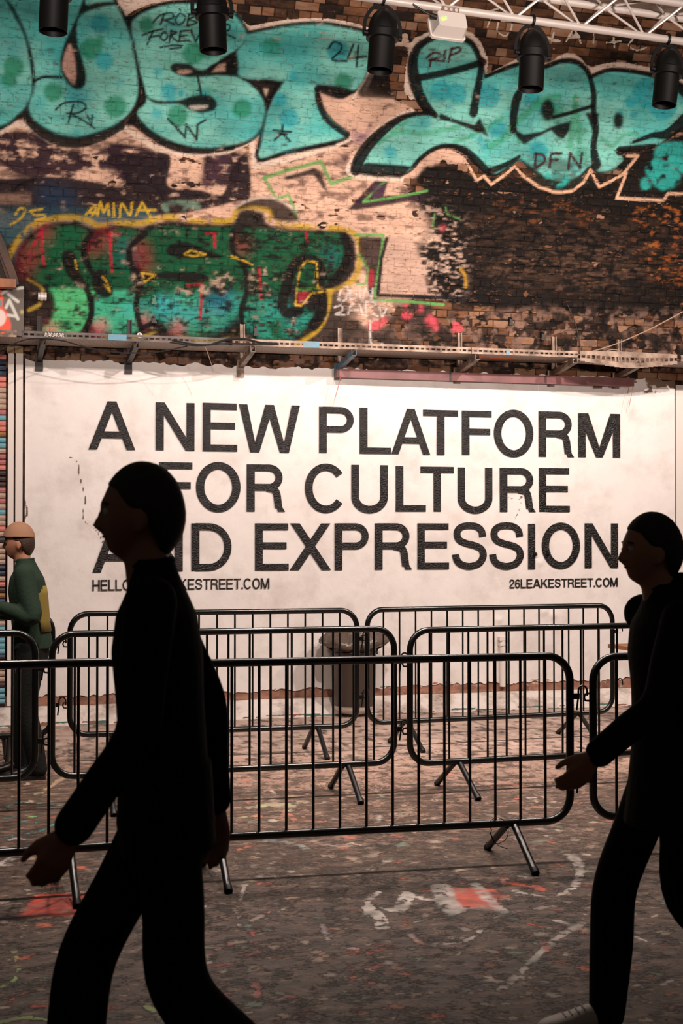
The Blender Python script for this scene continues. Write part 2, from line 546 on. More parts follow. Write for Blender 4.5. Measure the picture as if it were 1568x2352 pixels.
# pinkish old paint under everything
V.fill([(-400, 180), (200, 240), (420, 180), (760, 170), (935, 240), (960, 260), (930, 440), (1010, 520), (1000, 640), (900, 720), (860, 760), (500, 640), (300, 560), (-400, 560)], CREAM, P, 0.84, 0.03, False, noise=(9, 20, 0.28), seed=11)
V.fill([(-400, 180), (900, 200), (1000, 640), (860, 760), (-400, 560)], (88, 62, 54), P, 0.7, 0.03, False, noise=(10, 26, 0.63), seed=12)
V.fill([(-60, 520), (560, 520), (760, 640), (860, 800), (-60, 800)], (44, 34, 30), P, 0.85, 0.05, False)
V.fill([(240, 150), (330, 150), (340, 215), (240, 205)], (206, 176, 154), B, 0.85, 0.01, False)
# violet ghost letters
for q in ([(20, 590), (180, 600), (260, 640), (350, 680), (520, 670), (560, 720), (540, 770), (420, 760), (300, 800), (120, 800), (0, 740), (-80, 660)],
          [(470, 650), (640, 660), (740, 720), (700, 823), (560, 823), (520, 740)],
          [(930, 690), (1080, 690), (1060, 823), (930, 823)]):
    V.fill(q, (44, 26, 38), A, 0.97, 0.012, noise=(11, 22, 0.36), seed=5)
for q in ([(20, 100), (250, 90), (420, 112), (545, 135), (560, 80), (480, 20), (540, -10), (760, -10), (755, 130), (900, 150), (1000, 170), (1040, 60), (1110, -10), (1125, 180), (1050, 205), (740, 262), (200, 262), (60, 250), (-60, 200), (-60, 100)],):
    V.fill(q, (30, 19, 26), C, 0.98, 0.01, noise=(11, 24, 0.24), seed=6)
V.stroke([(30, 230), (50, 170), (90, 125), (160, 100)], 14, BLK, C, 0.9)
V.stroke([(560, 130), (640, 120), (710, 150), (745, 230)], 10, (24, 16, 22), C, 0.9)
V.stroke([(930, 100), (980, 40), (1000, -30)], 60, (70, 44, 60), C, 0.5, 0.05)
V.fill([(-60, 165), (140, 165), (140, 215), (-60, 215)], (150, 118, 102), C, 0.75, 0.012, False, noise=(3, 8, 0.3))
V.fill([(-60, 235), (60, 228), (700, 240), (700, 300), (440, 310), (180, 290), (90, 400), (40, 520), (-60, 520)], (48, 84, 92), C, 0.9, 0.03, False, noise=(4, 8, 0.25), seed=8)
V.fill([(180, 130), (330, 150), (340, 240), (180, 240)], (22, 52, 76), C, 0.7, 0.06)
V.fill([(745, 200), (900, 205), (890, 250), (745, 250)], (110, 140, 120), C, 0.8, 0.01, noise=(7, 10, 0.45))
V.stroke([(90, 580), (110, 560), (130, 620), (120, 690)], 18, (120, 84, 110), B, 0.4, 0.05)
V.fill([(80, 560), (150, 545), (160, 600), (100, 660)], (126, 92, 116), B, 0.6, 0.05)
V.fill([(0, 715), (60, 710), (60, 745), (0, 750)], PURP, B, 0.6, 0.02)

# soot-black right half with brown showing through, orange lamp glints painted in
V.fill([(300, -60), (560, -20), (640, 20), (830, 10), (1000, 60), (1150, 10), (1300, 60), (1568, 60), (2100, 0), (2100, 640), (1300, 640), (900, 610), (560, 590), (450, 560), (400, 470), (350, 420), (360, 330), (430, 260), (420, 190), (350, 140), (420, 90)], (16, 12, 10), D, 1.0, 0.05, False, noise=(11, 22, 0.24), seed=21)
V.fill([(600, 200), (900, 150), (1300, 200), (1568, 300), (1500, 520), (900, 520), (640, 400)], (78, 56, 42), D, 0.5, 0.1, noise=(9, 40, 0.56), seed=22)
V.fill([(1350, 150), (1568, 130), (1900, 200), (1900, 420), (1500, 500), (1380, 380)], (160, 88, 38), D, 0.85, 0.05, noise=(15, 34, 0.65), seed=23)  # glints of warm light put into the colour
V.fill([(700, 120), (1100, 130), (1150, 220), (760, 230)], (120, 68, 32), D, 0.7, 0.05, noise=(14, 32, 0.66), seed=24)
V.fill([(740, 330), (1300, 300), (1400, 420), (1200, 520), (700, 480)], (110, 82, 66), D, 0.55, 0.05, noise=(13, 48, 0.63), seed=25)
V.fill([(330, 120), (470, 150), (590, 240), (600, 400), (560, 560), (420, 560), (360, 420), (420, 240)], (196, 166, 148), D, 0.9, 0.06, noise=(17, 44, 0.60), seed=26)
for q in ([(715, 300), (790, 200), (900, 240), (940, 330), (900, 420)], [(1020, 400), (1000, 300), (1100, 250), (1170, 300), (1150, 380)], [(1240, 480), (1260, 360), (1340, 330), (1400, 400)], [(860, 340), (920, 270)], [(760, 440), (700, 520)]):
    V.stroke(q, 12, (8, 7, 7), D, 0.8, 0.012)
# grubby strip along the springing
V.fill([(-200, 790), (560, 770), (740, 800), (850, 760), (1000, 725), (1250, 705), (1568, 715), (1900, 705), (1900, 860), (-200, 830)], (128, 100, 86), P, 0.7, 0.03, False, noise=(13, 18, 0.5), seed=31)
V.fill([(-200, 790), (1000, 725), (1250, 705), (1900, 705), (1900, 860), (-200, 830)], (22, 17, 14), P, 0.85, 0.03, False, noise=(10, 12, 0.56), seed=34)
V.fill([(700, 680), (860, 690), (990, 690), (1000, 790), (840, 800), (720, 790)], (64, 52, 46), P, 0.6, 0.04, noise=(8, 11, 0.4), seed=32)
for c, r in (((330, 615), 34), ((380, 605), 18), ((435, 660), 26), ((455, 690), 16), ((560, 700), 14), ((180, 675), 30), ((215, 660), 22), ((490, 245), 15), ((550, 690), 24), ((330, 625), 24)):
    V.dot(c, r, (214, 84, 96), D, 0.8, 0.02, noise=(10, 12, 0.42), seed=33)

# ---- lower green piece
V.stroke([(40, 450), (90, 365), (150, 308), (230, 280), (330, 272), (400, 288), (445, 312), (520, 300), (620, 300), (680, 288), (760, 272), (860, 288), (960, 292), (1040, 285), (1065, 245), (1105, 225), (1170, 232), (1220, 250), (1225, 292), (1300, 310), (1450, 318), (1568, 332), (1618, 380), (1620, 460), (1600, 540), (1550, 580), (1490, 600), (1472, 690), (1430, 775), (1340, 838)], 26, (182, 148, 40), C, 0.85, 0.025, noise=(9, 9, 0.3), seed=41)
V.stroke([(130, 550), (190, 590), (180, 660), (130, 690)], 16, (190, 160, 60), C, 0.8, 0.02)
V.stroke([(370, 800), (440, 790), (500, 812), (620, 815), (690, 790), (730, 770), (790, 790), (860, 818), (960, 828), (1040, 800), (1065, 770), (1100, 820)], 14, (190, 164, 62), C, 0.85, 0.02)
BODY = [(82, 440), (115, 370), (180, 318), (250, 295), (340, 293), (425, 322), (520, 310), (640, 322), (760, 288), (900, 302), (1040, 302), (1085, 242), (1180, 252), (1205, 305), (1340, 325), (1555, 342), (1600, 420), (1590, 520), (1530, 582), (1475, 600), (1462, 700), (1400, 795), (1300, 835), (1180, 832), (1100, 785), (1060, 805), (960, 825), (860, 815), (760, 790), (640, 795), (560, 808), (460, 808), (330, 812), (190, 806), (190, 760), (240, 700), (240, 625), (170, 575), (110, 535), (82, 480)]
V.fill(BODY, (16, 15, 14), C, 0.97, 0.012, noise=(6, 8, 0.14), seed=42)
P1 = [(95, 440), (140, 370), (210, 322), (290, 307), (370, 320), (405, 350), (380, 400), (385, 460), (430, 550), (440, 600), (395, 640), (400, 700), (380, 760), (330, 797), (200, 795), (190, 770), (235, 730), (248, 650), (225, 600), (180, 565), (120, 520), (98, 480)]
P2 = [(400, 440), (420, 390), (470, 342), (540, 322), (625, 335), (600, 370), (565, 410), (570, 480), (600, 540), (622, 600), (610, 660), (616, 720), (630, 770), (580, 797), (490, 797), (430, 770), (415, 720), (425, 650), (440, 615), (430, 540), (410, 480)]
P3 = [(605, 430), (625, 370), (680, 330), (760, 310), (900, 320), (1045, 315), (1055, 360), (1050, 440), (1105, 500), (1108, 600), (1080, 690), (1010, 770), (900, 800), (790, 782), (700, 750), (640, 770), (622, 700), (628, 630), (650, 572), (720, 545), (700, 522), (640, 500)]
P4 = [(1060, 430), (1075, 350), (1120, 322), (1340, 338), (1530, 352), (1548, 420), (1530, 500), (1490, 560), (1440, 575), (1300, 580), (1280, 640), (1280, 690), (1390, 690), (1402, 720), (1350, 790), (1270, 830), (1180, 820), (1100, 760), (1085, 710), (1112, 640), (1120, 560)]
for k, q in enumerate((P1, P2, P3, P4)):
    V.fill(q, (10, 80, 48), C, 0.96, 0.008, noise=(6, 9, 0.12 if k < 2 else 0.26), seed=43 + k)
def low(q, col, y0, al, soft=0.05, ns=None, seed=0):
    qq = [p for p in bez(q, 6, True) if p[1] > y0]
    if len(qq) > 3: V.fill(qq, col, C, al, soft, False, ns, seed)
low(P1, (84, 186, 122), 588, 0.95, 0.012, (5, 9, 0.2), 51); low(P2, (66, 176, 138), 596, 0.95, 0.012, (5, 9, 0.2), 52)
low(P3, (52, 150, 130), 610, 0.8, 0.03, (5, 8, 0.34), 53); low(P4, (40, 140, 120), 640, 0.8, 0.03, (6, 8, 0.36), 54)
for c, r, col, al in (((560, 430), 60, (24, 112, 110), .6), ((760, 670), 60, (64, 176, 186), .7), ((860, 690), 50, (56, 160, 170), .6), ((980, 680), 70, (36, 110, 128), .7), ((580, 680), 40, (60, 170, 170), .6), ((840, 640), 40, (74, 176, 120), .6), ((900, 770), 34, (96, 178, 116), .6), ((1000, 650), 60, (30, 96, 120), .6), ((1480, 450), 50, (28, 112, 110), .6), ((1250, 700), 60, (44, 150, 140), .6), ((1180, 640), 50, (60, 120, 100), .5), ((1240, 410), 60, (22, 92, 62), .5), ((1330, 760), 50, (40, 150, 142), .6), ((960, 720), 30, (110, 190, 160), .5)):
    V.dot(c, r, col, C, al, 0.06, noise=(7, 9, 0.38), seed=int(c[0]))
for c, r in (((135, 440), 48), ((120, 500), 34), ((200, 340), 36), ((430, 400), 40), ((480, 350), 36), ((630, 420), 44), ((650, 480), 34), ((1090, 400), 36)):
    V.dot(c, r, (150, 24, 48), C, 0.75, 0.06)
for c, r in (((230, 780), 36), ((450, 770), 40), ((650, 740), 30), ((800, 770), 34)):
    V.dot(c, r, (206, 104, 112), C, 0.75, 0.04)
for q in ([(190, 330), (188, 410), (200, 490)], [(150, 400), (190, 330)], [(500, 340), (498, 430), (505, 515)], [(480, 350), (535, 350)], [(930, 345), (970, 345)], [(965, 345), (967, 405)], [(1378, 345), (1384, 385)], [(840, 580), (910, 575)], [(905, 580), (905, 650), (900, 730)], [(1165, 500), (1175, 640)]):
    V.stroke(q, 13, (176, 22, 50), C, 0.9, 0.012)
for q in ([(280, 432), (325, 425), (352, 480), (362, 560), (330, 565), (288, 500)], [(415, 540), (452, 502), (485, 545), (510, 602), (492, 632), (452, 632), (420, 592)], [(745, 422), (780, 392), (850, 388), (930, 418), (1010, 452), (920, 458), (830, 458), (770, 446)], [(690, 525), (800, 518), (900, 522), (945, 552), (880, 564), (790, 553), (720, 548)], [(1050, 440), (1110, 460), (1130, 500), (1080, 480)]):
    V.fill(q, BLK, C, 0.97, 0.008)
for q, wd in (([(355, 540), (400, 620), (412, 700), (385, 780)], 28), ([(408, 350), (378, 400), (385, 470), (430, 540)], 26), ([(655, 345), (595, 400), (580, 450), (605, 510), (650, 540), (625, 600), (612, 680), (635, 775)], 26), ([(1050, 330), (1045, 420), (1100, 500), (1112, 600), (1085, 690), (1095, 780)], 24), ([(1440, 570), (1442, 500), (1400, 462), (1335, 478), (1295, 560), (1270, 660), (1290, 702), (1345, 690)], 46), ([(1450, 640), (1445, 710), (1410, 760)], 50), ([(640, 770), (700, 750), (740, 780)], 24), ([(1548, 360), (1570, 430), (1540, 510), (1490, 570)], 40)):
    V.stroke(q, wd, BLK, C, 0.97, 0.015)
YEL = (196, 160, 48)
for q in ([(338, 465), (346, 505)], [(460, 540), (478, 560), (495, 605), (470, 575)], [(830, 438), (860, 420), (925, 440), (870, 447), (832, 440)], [(636, 522), (698, 532), (652, 564), (638, 524)], [(1042, 448), (1090, 465), (1135, 485)], [(1330, 668), (1340, 560), (1352, 500), (1380, 468), (1425, 476), (1430, 590), (1490, 600), (1400, 616), (1358, 670), (1330, 668)]):
    V.stroke(q, 9, YEL, C, 0.9, 0.01, sm=False)
V.fill([(1340, 610), (1390, 600), (1380, 630), (1345, 660)], (170, 40, 60), C, 0.8, 0.02)
V.fill([(1340, 590), (1420, 588), (1420, 602), (1340, 604)], (70, 140, 60), C, 0.9, 0.01)
# flaked paint, bare again
for c, rx, ry in (((265, 505), 26, 30), ((340, 580), 40, 14), ((700, 575), 40, 16), ((620, 550), 30, 30), ((880, 600), 90, 24), ((1000, 560), 50, 50), ((760, 340), 50, 10), ((1180, 560), 60, 80), ((1300, 740), 40, 40), ((590, 590), 30, 14)):
    V.dot(c, rx, (190, 160, 140), C, 0.85, 0.02, ry, noise=(17, 22, 0.6), seed=int(c[0]) + 9)
for k in range(70):
    c = (rr.uniform(120, 1500), rr.uniform(320, 800))
    V.dot(c, rr.uniform(5, 22), (176, 150, 128), C, 0.8, 0.008, rr.uniform(3, 8), noise=(20, 26, 0.55), seed=k)

V.fill(BODY, (12, 11, 10), C, 0.9, 0.01, noise=(15, 34, 0.66), seed=48)
V.fill(P4, (16, 14, 12), C, 0.9, 0.01, noise=(17, 36, 0.60), seed=49)
V.fill([(600, 560), (1110, 520), (1110, 800), (900, 800), (640, 700)], (18, 16, 14), C, 0.8, 0.03, noise=(16, 30, 0.62), seed=50)
# green-edged ghost letters beside it
GL = (98, 158, 84)
V.fill([(1270, 95), (1410, 52), (1440, 62), (1478, 165), (1452, 140), (1410, 78), (1290, 105)], (18, 14, 14), C, 0.9, 0.01, False)
V.stroke([(1190, 95), (1290, 62), (1410, 30), (1445, 22), (1490, 122), (1600, 85)], 16, GL, C, 0.85, 0.012, False)
V.stroke([(1188, 95), (1245, 190), (1300, 172), (1325, 240), (1335, 280)], 13, GL, C, 0.85, 0.012, False)
V.fill([(1060, 240), (1100, 205), (1180, 185), (1270, 205), (1340, 270), (1330, 290), (1240, 285), (1210, 235), (1140, 225)], (24, 18, 18), C, 0.9, 0.012)
V.stroke([(1060, 230), (1110, 200), (1180, 185), (1260, 195), (1330, 240)], 9, (200, 190, 180), C, 0.6, 0.02)
V.fill([(60, 160), (180, 30), (240, 33), (222, 100), (415, 85), (405, 130), (340, 122), (100, 162)], (40, 26, 36), D, 0.95, 0.01, False)
V.stroke([(225, 33), (130, 125), (250, 108), (415, 75)], 11, GL, D, 0.9, 0.01, False)
V.fill([(170, 55), (230, 40), (215, 100), (165, 110)], (80, 52, 74), D, 0.8, 0.01, False)
V.stroke([(450, 180), (440, 240)], 8, GL, D, 0.7, 0.01); V.stroke([(500, 150), (510, 180), (560, 200)], 8, GL, D, 0.7, 0.01, noise=(12, 12, 0.4))
V.fill([(232, 285), (350, 275), (390, 400), (420, 540), (202, 540)], (190, 158, 140), D, 0.9, 0.012, False, noise=(6, 12, 0.25), seed=61)
V.fill([(110, 280), (215, 285), (205, 400), (185, 550), (150, 540), (150, 430), (110, 370)], (40, 28, 28), D, 0.9, 0.01, False)
V.stroke([(95, 274), (220, 274), (212, 350), (178, 565), (360, 575), (490, 588)], 13, GL, D, 0.9, 0.01, False, noise=(8, 8, 0.25))
V.stroke([(235, 290), (212, 380), (195, 545), (420, 553), (590, 562)], 16, (18, 14, 22), D, 0.95, 0.01, False)
V.stroke([(110, 360), (152, 430), (140, 495), (100, 495)], 10, GL, D, 0.8, 0.01, False)
V.stroke([(165, 440), (165, 495)], 22, (170, 40, 60), D, 0.8, 0.02)
V.stroke([(570, 430), (588, 460), (590, 505)], 14, (196, 150, 50), D, 0.8, 0.02, noise=(12, 12, 0.4))
WH = (214, 204, 196)
for q in ([(20, 560), (30, 520), (60, 510), (50, 565), (15, 565)], [(70, 520), (72, 560), (95, 558), (100, 520)], [(112, 515), (118, 560)], [(130, 560), (140, 512), (165, 558), (172, 515)], [(0, 600), (30, 590), (35, 615), (5, 630), (45, 632)], [(60, 630), (75, 590), (110, 585), (125, 630)], [(70, 612), (120, 610)], [(140, 585), (145, 640)], [(150, 612), (185, 585)], [(150, 612), (195, 640)], [(205, 590), (215, 640), (235, 600)], [(160, 660), (165, 760), (215, 765)], [(120, 575), (230, 575)]):
    V.stroke(q, 8, WH, D, 0.85, 0.01, noise=(14, 14, 0.3))

# ---- the big turquoise piece, left word
L1 = [(-420, 0), (0, -40), (20, 0), (60, 70), (108, 170), (136, 300), (142, 390), (118, 468), (60, 530), (0, 562), (-200, 600), (-420, 560)]
U = [(30, -60), (70, 40), (120, 150), (152, 280), (158, 390), (135, 470), (150, 530), (240, 590), (340, 612), (440, 590), (540, 545), (600, 480), (620, 410), (612, 310), (590, 190), (555, 90), (520, 25), (440, -60)]
S = [(600, 90), (660, 52), (760, 22), (860, 18), (960, 24), (1046, 64), (1104, 142), (1104, 180), (1055, 228), (1000, 265), (930, 310), (985, 335), (1060, 345), (1130, 385), (1178, 440), (1190, 510), (1168, 578), (1118, 626), (1030, 655), (900, 662), (790, 640), (690, 590), (628, 530), (620, 500), (660, 455), (648, 380), (626, 300), (612, 220), (594, 140)]
T = [(1112, 158), (1300, 122), (1450, 114), (1568, 132), (1646, 156), (1662, 215), (1652, 310), (1622, 380), (1580, 408), (1500, 396), (1425, 390), (1430, 450), (1460, 520), (1510, 568), (1558, 604), (1490, 634), (1300, 672), (1172, 710), (1180, 640), (1195, 560), (1218, 460), (1255, 380), (1205, 357), (1130, 356), (1070, 330), (1065, 240), (1108, 186)]
RW = [(355, 260), (385, 215), (430, 185), (495, 165), (560, 175), (620, 205), (655, 265), (680, 345), (760, 315), (835, 290), (950, 305), (1020, 282), (1080, 285), (1125, 315), (1150, 355), (1230, 325), (1320, 325), (1430, 345), (1568, 395), (1700, 450), (1700, 520), (1568, 570), (1500, 615), (1440, 655), (1300, 675), (1310, 720), (1250, 760), (1190, 770), (1150, 745), (1100, 790), (1040, 815), (960, 800), (880, 745), (830, 712), (770, 755), (715, 780), (660, 750), (610, 690), (560, 660), (490, 655), (430, 680), (380, 720), (350, 755), (290, 780), (100, 765), (110, 715), (160, 650), (230, 580), (310, 535), (390, 515), (440, 505), (390, 460), (365, 400), (350, 330)]
# pale halos first
V.stroke([(-300, 610), (-60, 590), (0, 596), (60, 560), (100, 556), (160, 590), (220, 630), (330, 652), (420, 640), (500, 600), (560, 578), (620, 615), (700, 665), (800, 690), (900, 692), (1020, 682), (1130, 632), (1142, 690), (1150, 750), (1300, 715), (1480, 665), (1568, 625), (1520, 600)], 24, HALO, A, 0.92, 0.015, False)
V.stroke([(1120, 130), (1300, 100), (1450, 96), (1568, 112), (1660, 140), (1690, 200), (1680, 300), (1640, 400)], 24, HALO, A, 0.92, 0.015)
V.stroke([(1010, 60), (1070, 90), (1130, 140)], 22, HALO, A, 0.9, 0.015)
V.fill([(372, 10), (380, 66), (450, 38), (520, 12), (556, 80), (600, 50), (680, 16), (860, -10), (880, -80), (372, -80)], (222, 200, 184), A, 0.95, 0.01, False)
V.fill([(330, 300), (335, 200), (400, 150), (480, 125), (560, 128), (640, 165), (690, 260), (690, 330), (760, 295), (840, 262), (950, 285), (1020, 245), (1090, 245), (1150, 300), (1210, 285), (1300, 280), (1430, 305), (1568, 350), (1568, 420), (1400, 400), (700, 420), (340, 440)], HALO, B, 0.85, 0.012, noise=(7, 10, 0.16), seed=71)
V.stroke([(345, 500), (260, 540), (170, 610), (110, 690), (70, 780), (300, 808)], 22, HALO, B, 0.9, 0.012)
V.stroke([(345, 440), (330, 380), (328, 300)], 20, HALO, B, 0.9, 0.012)
V.fill([(300, 790), (350, 750), (400, 700), (480, 668), (560, 690), (600, 730), (560, 740), (480, 735), (400, 760), (360, 800)], CREAM, B, 0.9, 0.012, noise=(7, 10, 0.2))
# black bodies, then turquoise insets
for q, wd in ((L1, 34), (U, 34), (S, 34), (T, 36)):
    V.stroke(list(q) + [q[0]], wd, BLK, A, 0.97, 0.012)
V.stroke([(130, 540), (200, 605), (300, 640), (370, 640), (450, 615), (540, 565)], 46, BLK, A, 0.97, 0.012)
V.stroke([(600, 540), (680, 600), (780, 655), (900, 672), (1040, 655)], 44, BLK, A, 0.97, 0.012)
V.fill([(1150, 735), (1170, 690), (1300, 660), (1510, 620), (1510, 655), (1300, 695)], BLK, A, 0.97, 0.01, False)
V.fill([(95, 475), (140, 520), (60, 545), (0, 590), (-100, 600), (-60, 560), (30, 540)], BLK, A, 0.97, 0.01)
V.fill([(600, 440), (650, 420), (700, 452), (640, 500), (610, 560), (560, 560), (600, 500)], BLK, A, 0.97, 0.01)
V.fill([(560, 70), (620, 90), (600, 160), (570, 110)], BLK, A, 0.97, 0.01)
for q in (L1, U, S, T):
    V.fill(q, TEAL, A, 0.98, 0.006, noise=(8, 14, 0.06), seed=81)
V.stroke(RW + [RW[0]], 20, BLK, B, 0.97, 0.012)
V.fill(RW, TEAL, B, 0.98, 0.006, noise=(8, 14, 0.06), seed=82)
# darker bands and blotches of turquoise and green
rb = random.Random(11)
def inside(p, q):
    r = False; n = len(q)
    for i in range(n):
        a, b = q[i], q[(i + 1) % n]
        if (a[1] > p[1]) != (b[1] > p[1]) and p[0] < (b[0] - a[0]) * (p[1] - a[1]) / (b[1] - a[1]) + a[0]: r = not r
    return r
for q, fr, n in ((L1, A, 16), (U, A, 26), (S, A, 26), (T, A, 26), (RW, B, 44)):
    xs = [p[0] for p in q]; ys = [p[1] for p in q]
    for k in range(n):
        c = (rb.uniform(max(min(xs), -150), max(xs)), rb.uniform(min(ys), max(ys)))
        r = rb.uniform(12, 58)
        if all(inside((c[0] + dx * r * .9, c[1] + dy * r * .9), q) for dx, dy in ((1, 0), (-1, 0), (0, 1), (0, -1))):
            V.dot(c, r, rb.choice([TEAL2, TEAL2, (48, 156, 170), (130, 208, 192), GRN]), fr, rb.uniform(.4, .8), 0.02 if r < 30 else 0.05)
for q in (L1, U, S, T):
    V.fill(q, (70, 182, 178), A, 0.7, 0.02, noise=(1.6, 2.6, 0.52), seed=83)
V.fill(RW, (66, 184, 180), B, 0.65, 0.02, noise=(1.5, 2.8, 0.54), seed=84)
for c, r, col, fr in (((450, 105), 44, TEAL2, A), ((410, 220), 50, GRN, A), ((470, 275), 40, TEAL2, A), ((450, 180), 20, GRN, A), ((240, 415), 44, GRN, A), ((60, 300), 48, GRN, A), ((40, 360), 36, GRN, A), ((330, 270), 0, GRN, A), ((760, 410), 36, TEAL2, A), ((815, 420), 16, TEAL2, A), ((870, 240), 50, GRN, A), ((930, 225), 40, GRN, A), ((800, 520), 46, GRN, A), ((1090, 490), 44, GRN, A), ((1220, 215), 44, GRN, A), ((1320, 345), 22, TEAL2, A), ((520, 480), 50, GRN, A), ((1260, 450), 34, TEAL2, A), ((1300, 530), 44, TEAL2, A), ((1520, 230), 50, TEAL2, A), ((660, 110), 34, GRN, A),
                      ((480, 410), 48, TEAL2, B), ((550, 420), 46, TEAL2, B), ((690, 430), 56, TEAL2, B), ((515, 482), 11, TEAL2, B), ((735, 580), 42, TEAL2, B), ((655, 630), 15, TEAL2, B), ((675, 660), 13, TEAL2, B), ((620, 610), 12, TEAL2, B), ((890, 450), 40, TEAL2, B), ((1330, 460), 26, TEAL2, B), ((1410, 420), 70, TEAL2, B), ((1480, 480), 60, TEAL2, B), ((1345, 515), 16, TEAL2, B), ((1290, 505), 12, TEAL2, B), ((920, 680), 40, TEAL2, B), ((40, 370), 40, GRN, B)):
    if r: V.dot(c, r, col, fr, 0.85, 0.012)
for q, wd in (([(200, 640), (300, 590), (400, 600), (560, 570)], 20), ([(540, 640), (640, 600), (760, 530)], 18), ([(700, 660), (760, 620), (830, 540), (920, 470)], 30), ([(1085, 440), (1070, 560), (1060, 660)], 26), ([(900, 460), (1010, 430)], 26), ([(1200, 620), (1250, 660), (1300, 610), (1360, 600)], 14), ([(1080, 440), (1095, 520), (1100, 640)], 20), ([(800, 560), (830, 640)], 14), ([(260, 590), (330, 545)], 16)):
    V.stroke(q, wd, (58, 160, 110), B, 0.6, 0.025)
for q, wd in (([(330, 170), (270, 330)], 60), ([(1080, 290), (1160, 250), (1300, 250), (1400, 270)], 90), ([(180, 120), (240, 210)], 60), ([(170, 480), (260, 530), (420, 520)], 50)):
    V.stroke(q, wd, (60, 176, 172), A, 0.45, 0.08)
# black drawing on the left word, dark patch at its right
V.fill([(380, -20), (345, 75), (305, 160), (277, 240), (272, 310), (300, 370), (340, 402), (375, 392), (388, 350), (375, 280), (352, 200), (346, 120), (368, 66), (450, 34), (515, 24), (515, 6), (440, 10), (390, 20)], BLK, A, 0.97, 0.008)
V.fill([(308, 202), (286, 260), (284, 312), (318, 368), (340, 360), (338, 280), (320, 205)], (214, 172, 156), A, 0.95, 0.006)
V.stroke([(152, 366), (200, 346), (275, 348)], 13, BLK, A, 0.97, 0.01)
V.fill([(765, 300), (790, 282), (850, 288), (900, 315), (960, 295), (1010, 255), (1062, 236), (1068, 332), (1000, 337), (920, 346), (840, 346), (780, 326)], BLK, A, 0.97, 0.006)
V.fill([(800, 318), (850, 316), (862, 326), (810, 334)], (206, 170, 150), A, 0.9, 0.004)
V.fill([(953, 325), (985, 290), (1014, 284), (1014, 320)], (206, 170, 150), A, 0.9, 0.004, False)
V.stroke([(890, 345), (897, 380), (905, 428)], 11, BLK, A, 0.97, 0.008)
V.fill([(640, 420), (700, 450), (800, 452), (870, 430), (940, 428), (976, 460), (962, 496), (900, 508), (850, 492), (800, 468), (700, 466)], BLK, A, 0.97, 0.006)
V.fill([(850, 478), (930, 474), (925, 488), (870, 494)], (196, 190, 176), A, 0.9, 0.004)
V.fill([(1130, 375), (1210, 358), (1282, 366), (1235, 430), (1205, 500), (1190, 450), (1160, 400)], BLK, A, 0.97, 0.006, False)
V.fill([(1184, 398), (1208, 398), (1196, 436)], (214, 190, 170), A, 0.9, 0.004, False)
V.fill([(1418, 378), (1520, 385), (1590, 405), (1560, 445), (1500, 450), (1440, 415)], BLK, A, 0.97, 0.006, False)
V.stroke([(1425, 400), (1432, 460), (1462, 530), (1510, 575), (1556, 606)], 22, BLK, A, 0.97, 0.01)
V.fill([(1448, 425), (1530, 448), (1580, 430), (1640, 400), (1700, 470), (1640, 600), (1568, 590), (1500, 540), (1460, 480)], CREAM, A, 0.9, 0.01, False, noise=(6, 10, 0.15), seed=91)
V.stroke([(165, 300), (140, 360), (80, 450)], 12, HALO, B, 0.9, 0.01, False)
V.fill([(150, 330), (250, 300), (250, 400), (280, 440), (120, 440), (100, 420)], (22, 16, 12), B, 0.9, 0.012, False)  # near-black patch right of the word, beside the third lantern
V.fill([(-10, 400), (80, 415), (40, 445), (0, 440)], BLK, B, 0.97, 0.01, False)
# black drawing on the right word
for q, wd in (([(655, 270), (620, 200), (560, 165), (490, 158), (420, 180), (372, 220), (352, 280), (358, 350), (378, 420), (415, 485), (455, 520)], [24, 26, 26, 26, 30, 38, 46, 54, 50, 44, 24]),
              ([(375, 352), (460, 335), (560, 312), (670, 280)], 30), ([(662, 270), (655, 340), (640, 420), (625, 508)], [24, 30, 36, 40]),
              ([(450, 510), (330, 520), (235, 575), (155, 650), (110, 720), (95, 765)], [16, 24, 40, 50, 54, 50]),
              ([(350, 750), (400, 700), (460, 665), (520, 657), (580, 675), (630, 715), (690, 772)], [14, 18, 20, 22, 32, 36, 30]),
              ([(690, 775), (770, 742), (832, 704)], [30, 24, 14]), ([(480, 525), (540, 545), (600, 565), (650, 585)], [24, 16, 20, 24]),
              ([(680, 345), (760, 312), (835, 286)], 18), ([(850, 385), (822, 440), (806, 520), (805, 585)], [14, 40, 36, 30]),
              ([(950, 300), (1020, 275), (1080, 276), (1130, 310), (1152, 352)], 22), ([(1160, 340), (1230, 315), (1320, 318), (1430, 338), (1520, 370), (1600, 430)], [14, 18, 20, 22, 34, 50]),
              ([(1150, 350), (1166, 420), (1166, 500), (1176, 580), (1166, 660), (1178, 742)], [20, 26, 26, 30, 30, 44]),
              ([(985, 528), (1070, 505), (1160, 478)], 17), ([(1345, 640), (1430, 610), (1500, 600), (1600, 520)], [14, 24, 40, 60]),
              ([(1285, 680), (1340, 665), (1440, 655)], [40, 20, 16]), ([(1290, 680), (1312, 720), (1280, 755)], 22)):
    V.stroke(q, wd, BLK, B, 0.97, 0.012)
V.fill([(78, 782), (140, 732), (320, 745), (350, 750), (300, 802), (180, 796)], BLK, B, 0.97, 0.01, False)
V.fill([(620, 575), (655, 528), (695, 618)], BLK, B, 0.97, 0.01, False)
V.fill([(803, 575), (850, 605), (930, 592), (1000, 560), (1062, 545), (1056, 590), (1030, 627), (1002, 617), (975, 587), (900, 622), (855, 652), (822, 622)], BLK, B, 0.97, 0.008, False)
V.dot((960, 495), 31, BLK, B, 0.97, 0.012, 50); V.dot((1277, 543), 24, BLK, B, 0.97, 0.012, 38)
V.fill([(1128, 504), (1192, 510), (1166, 602)], BLK, B, 0.97, 0.01, False)
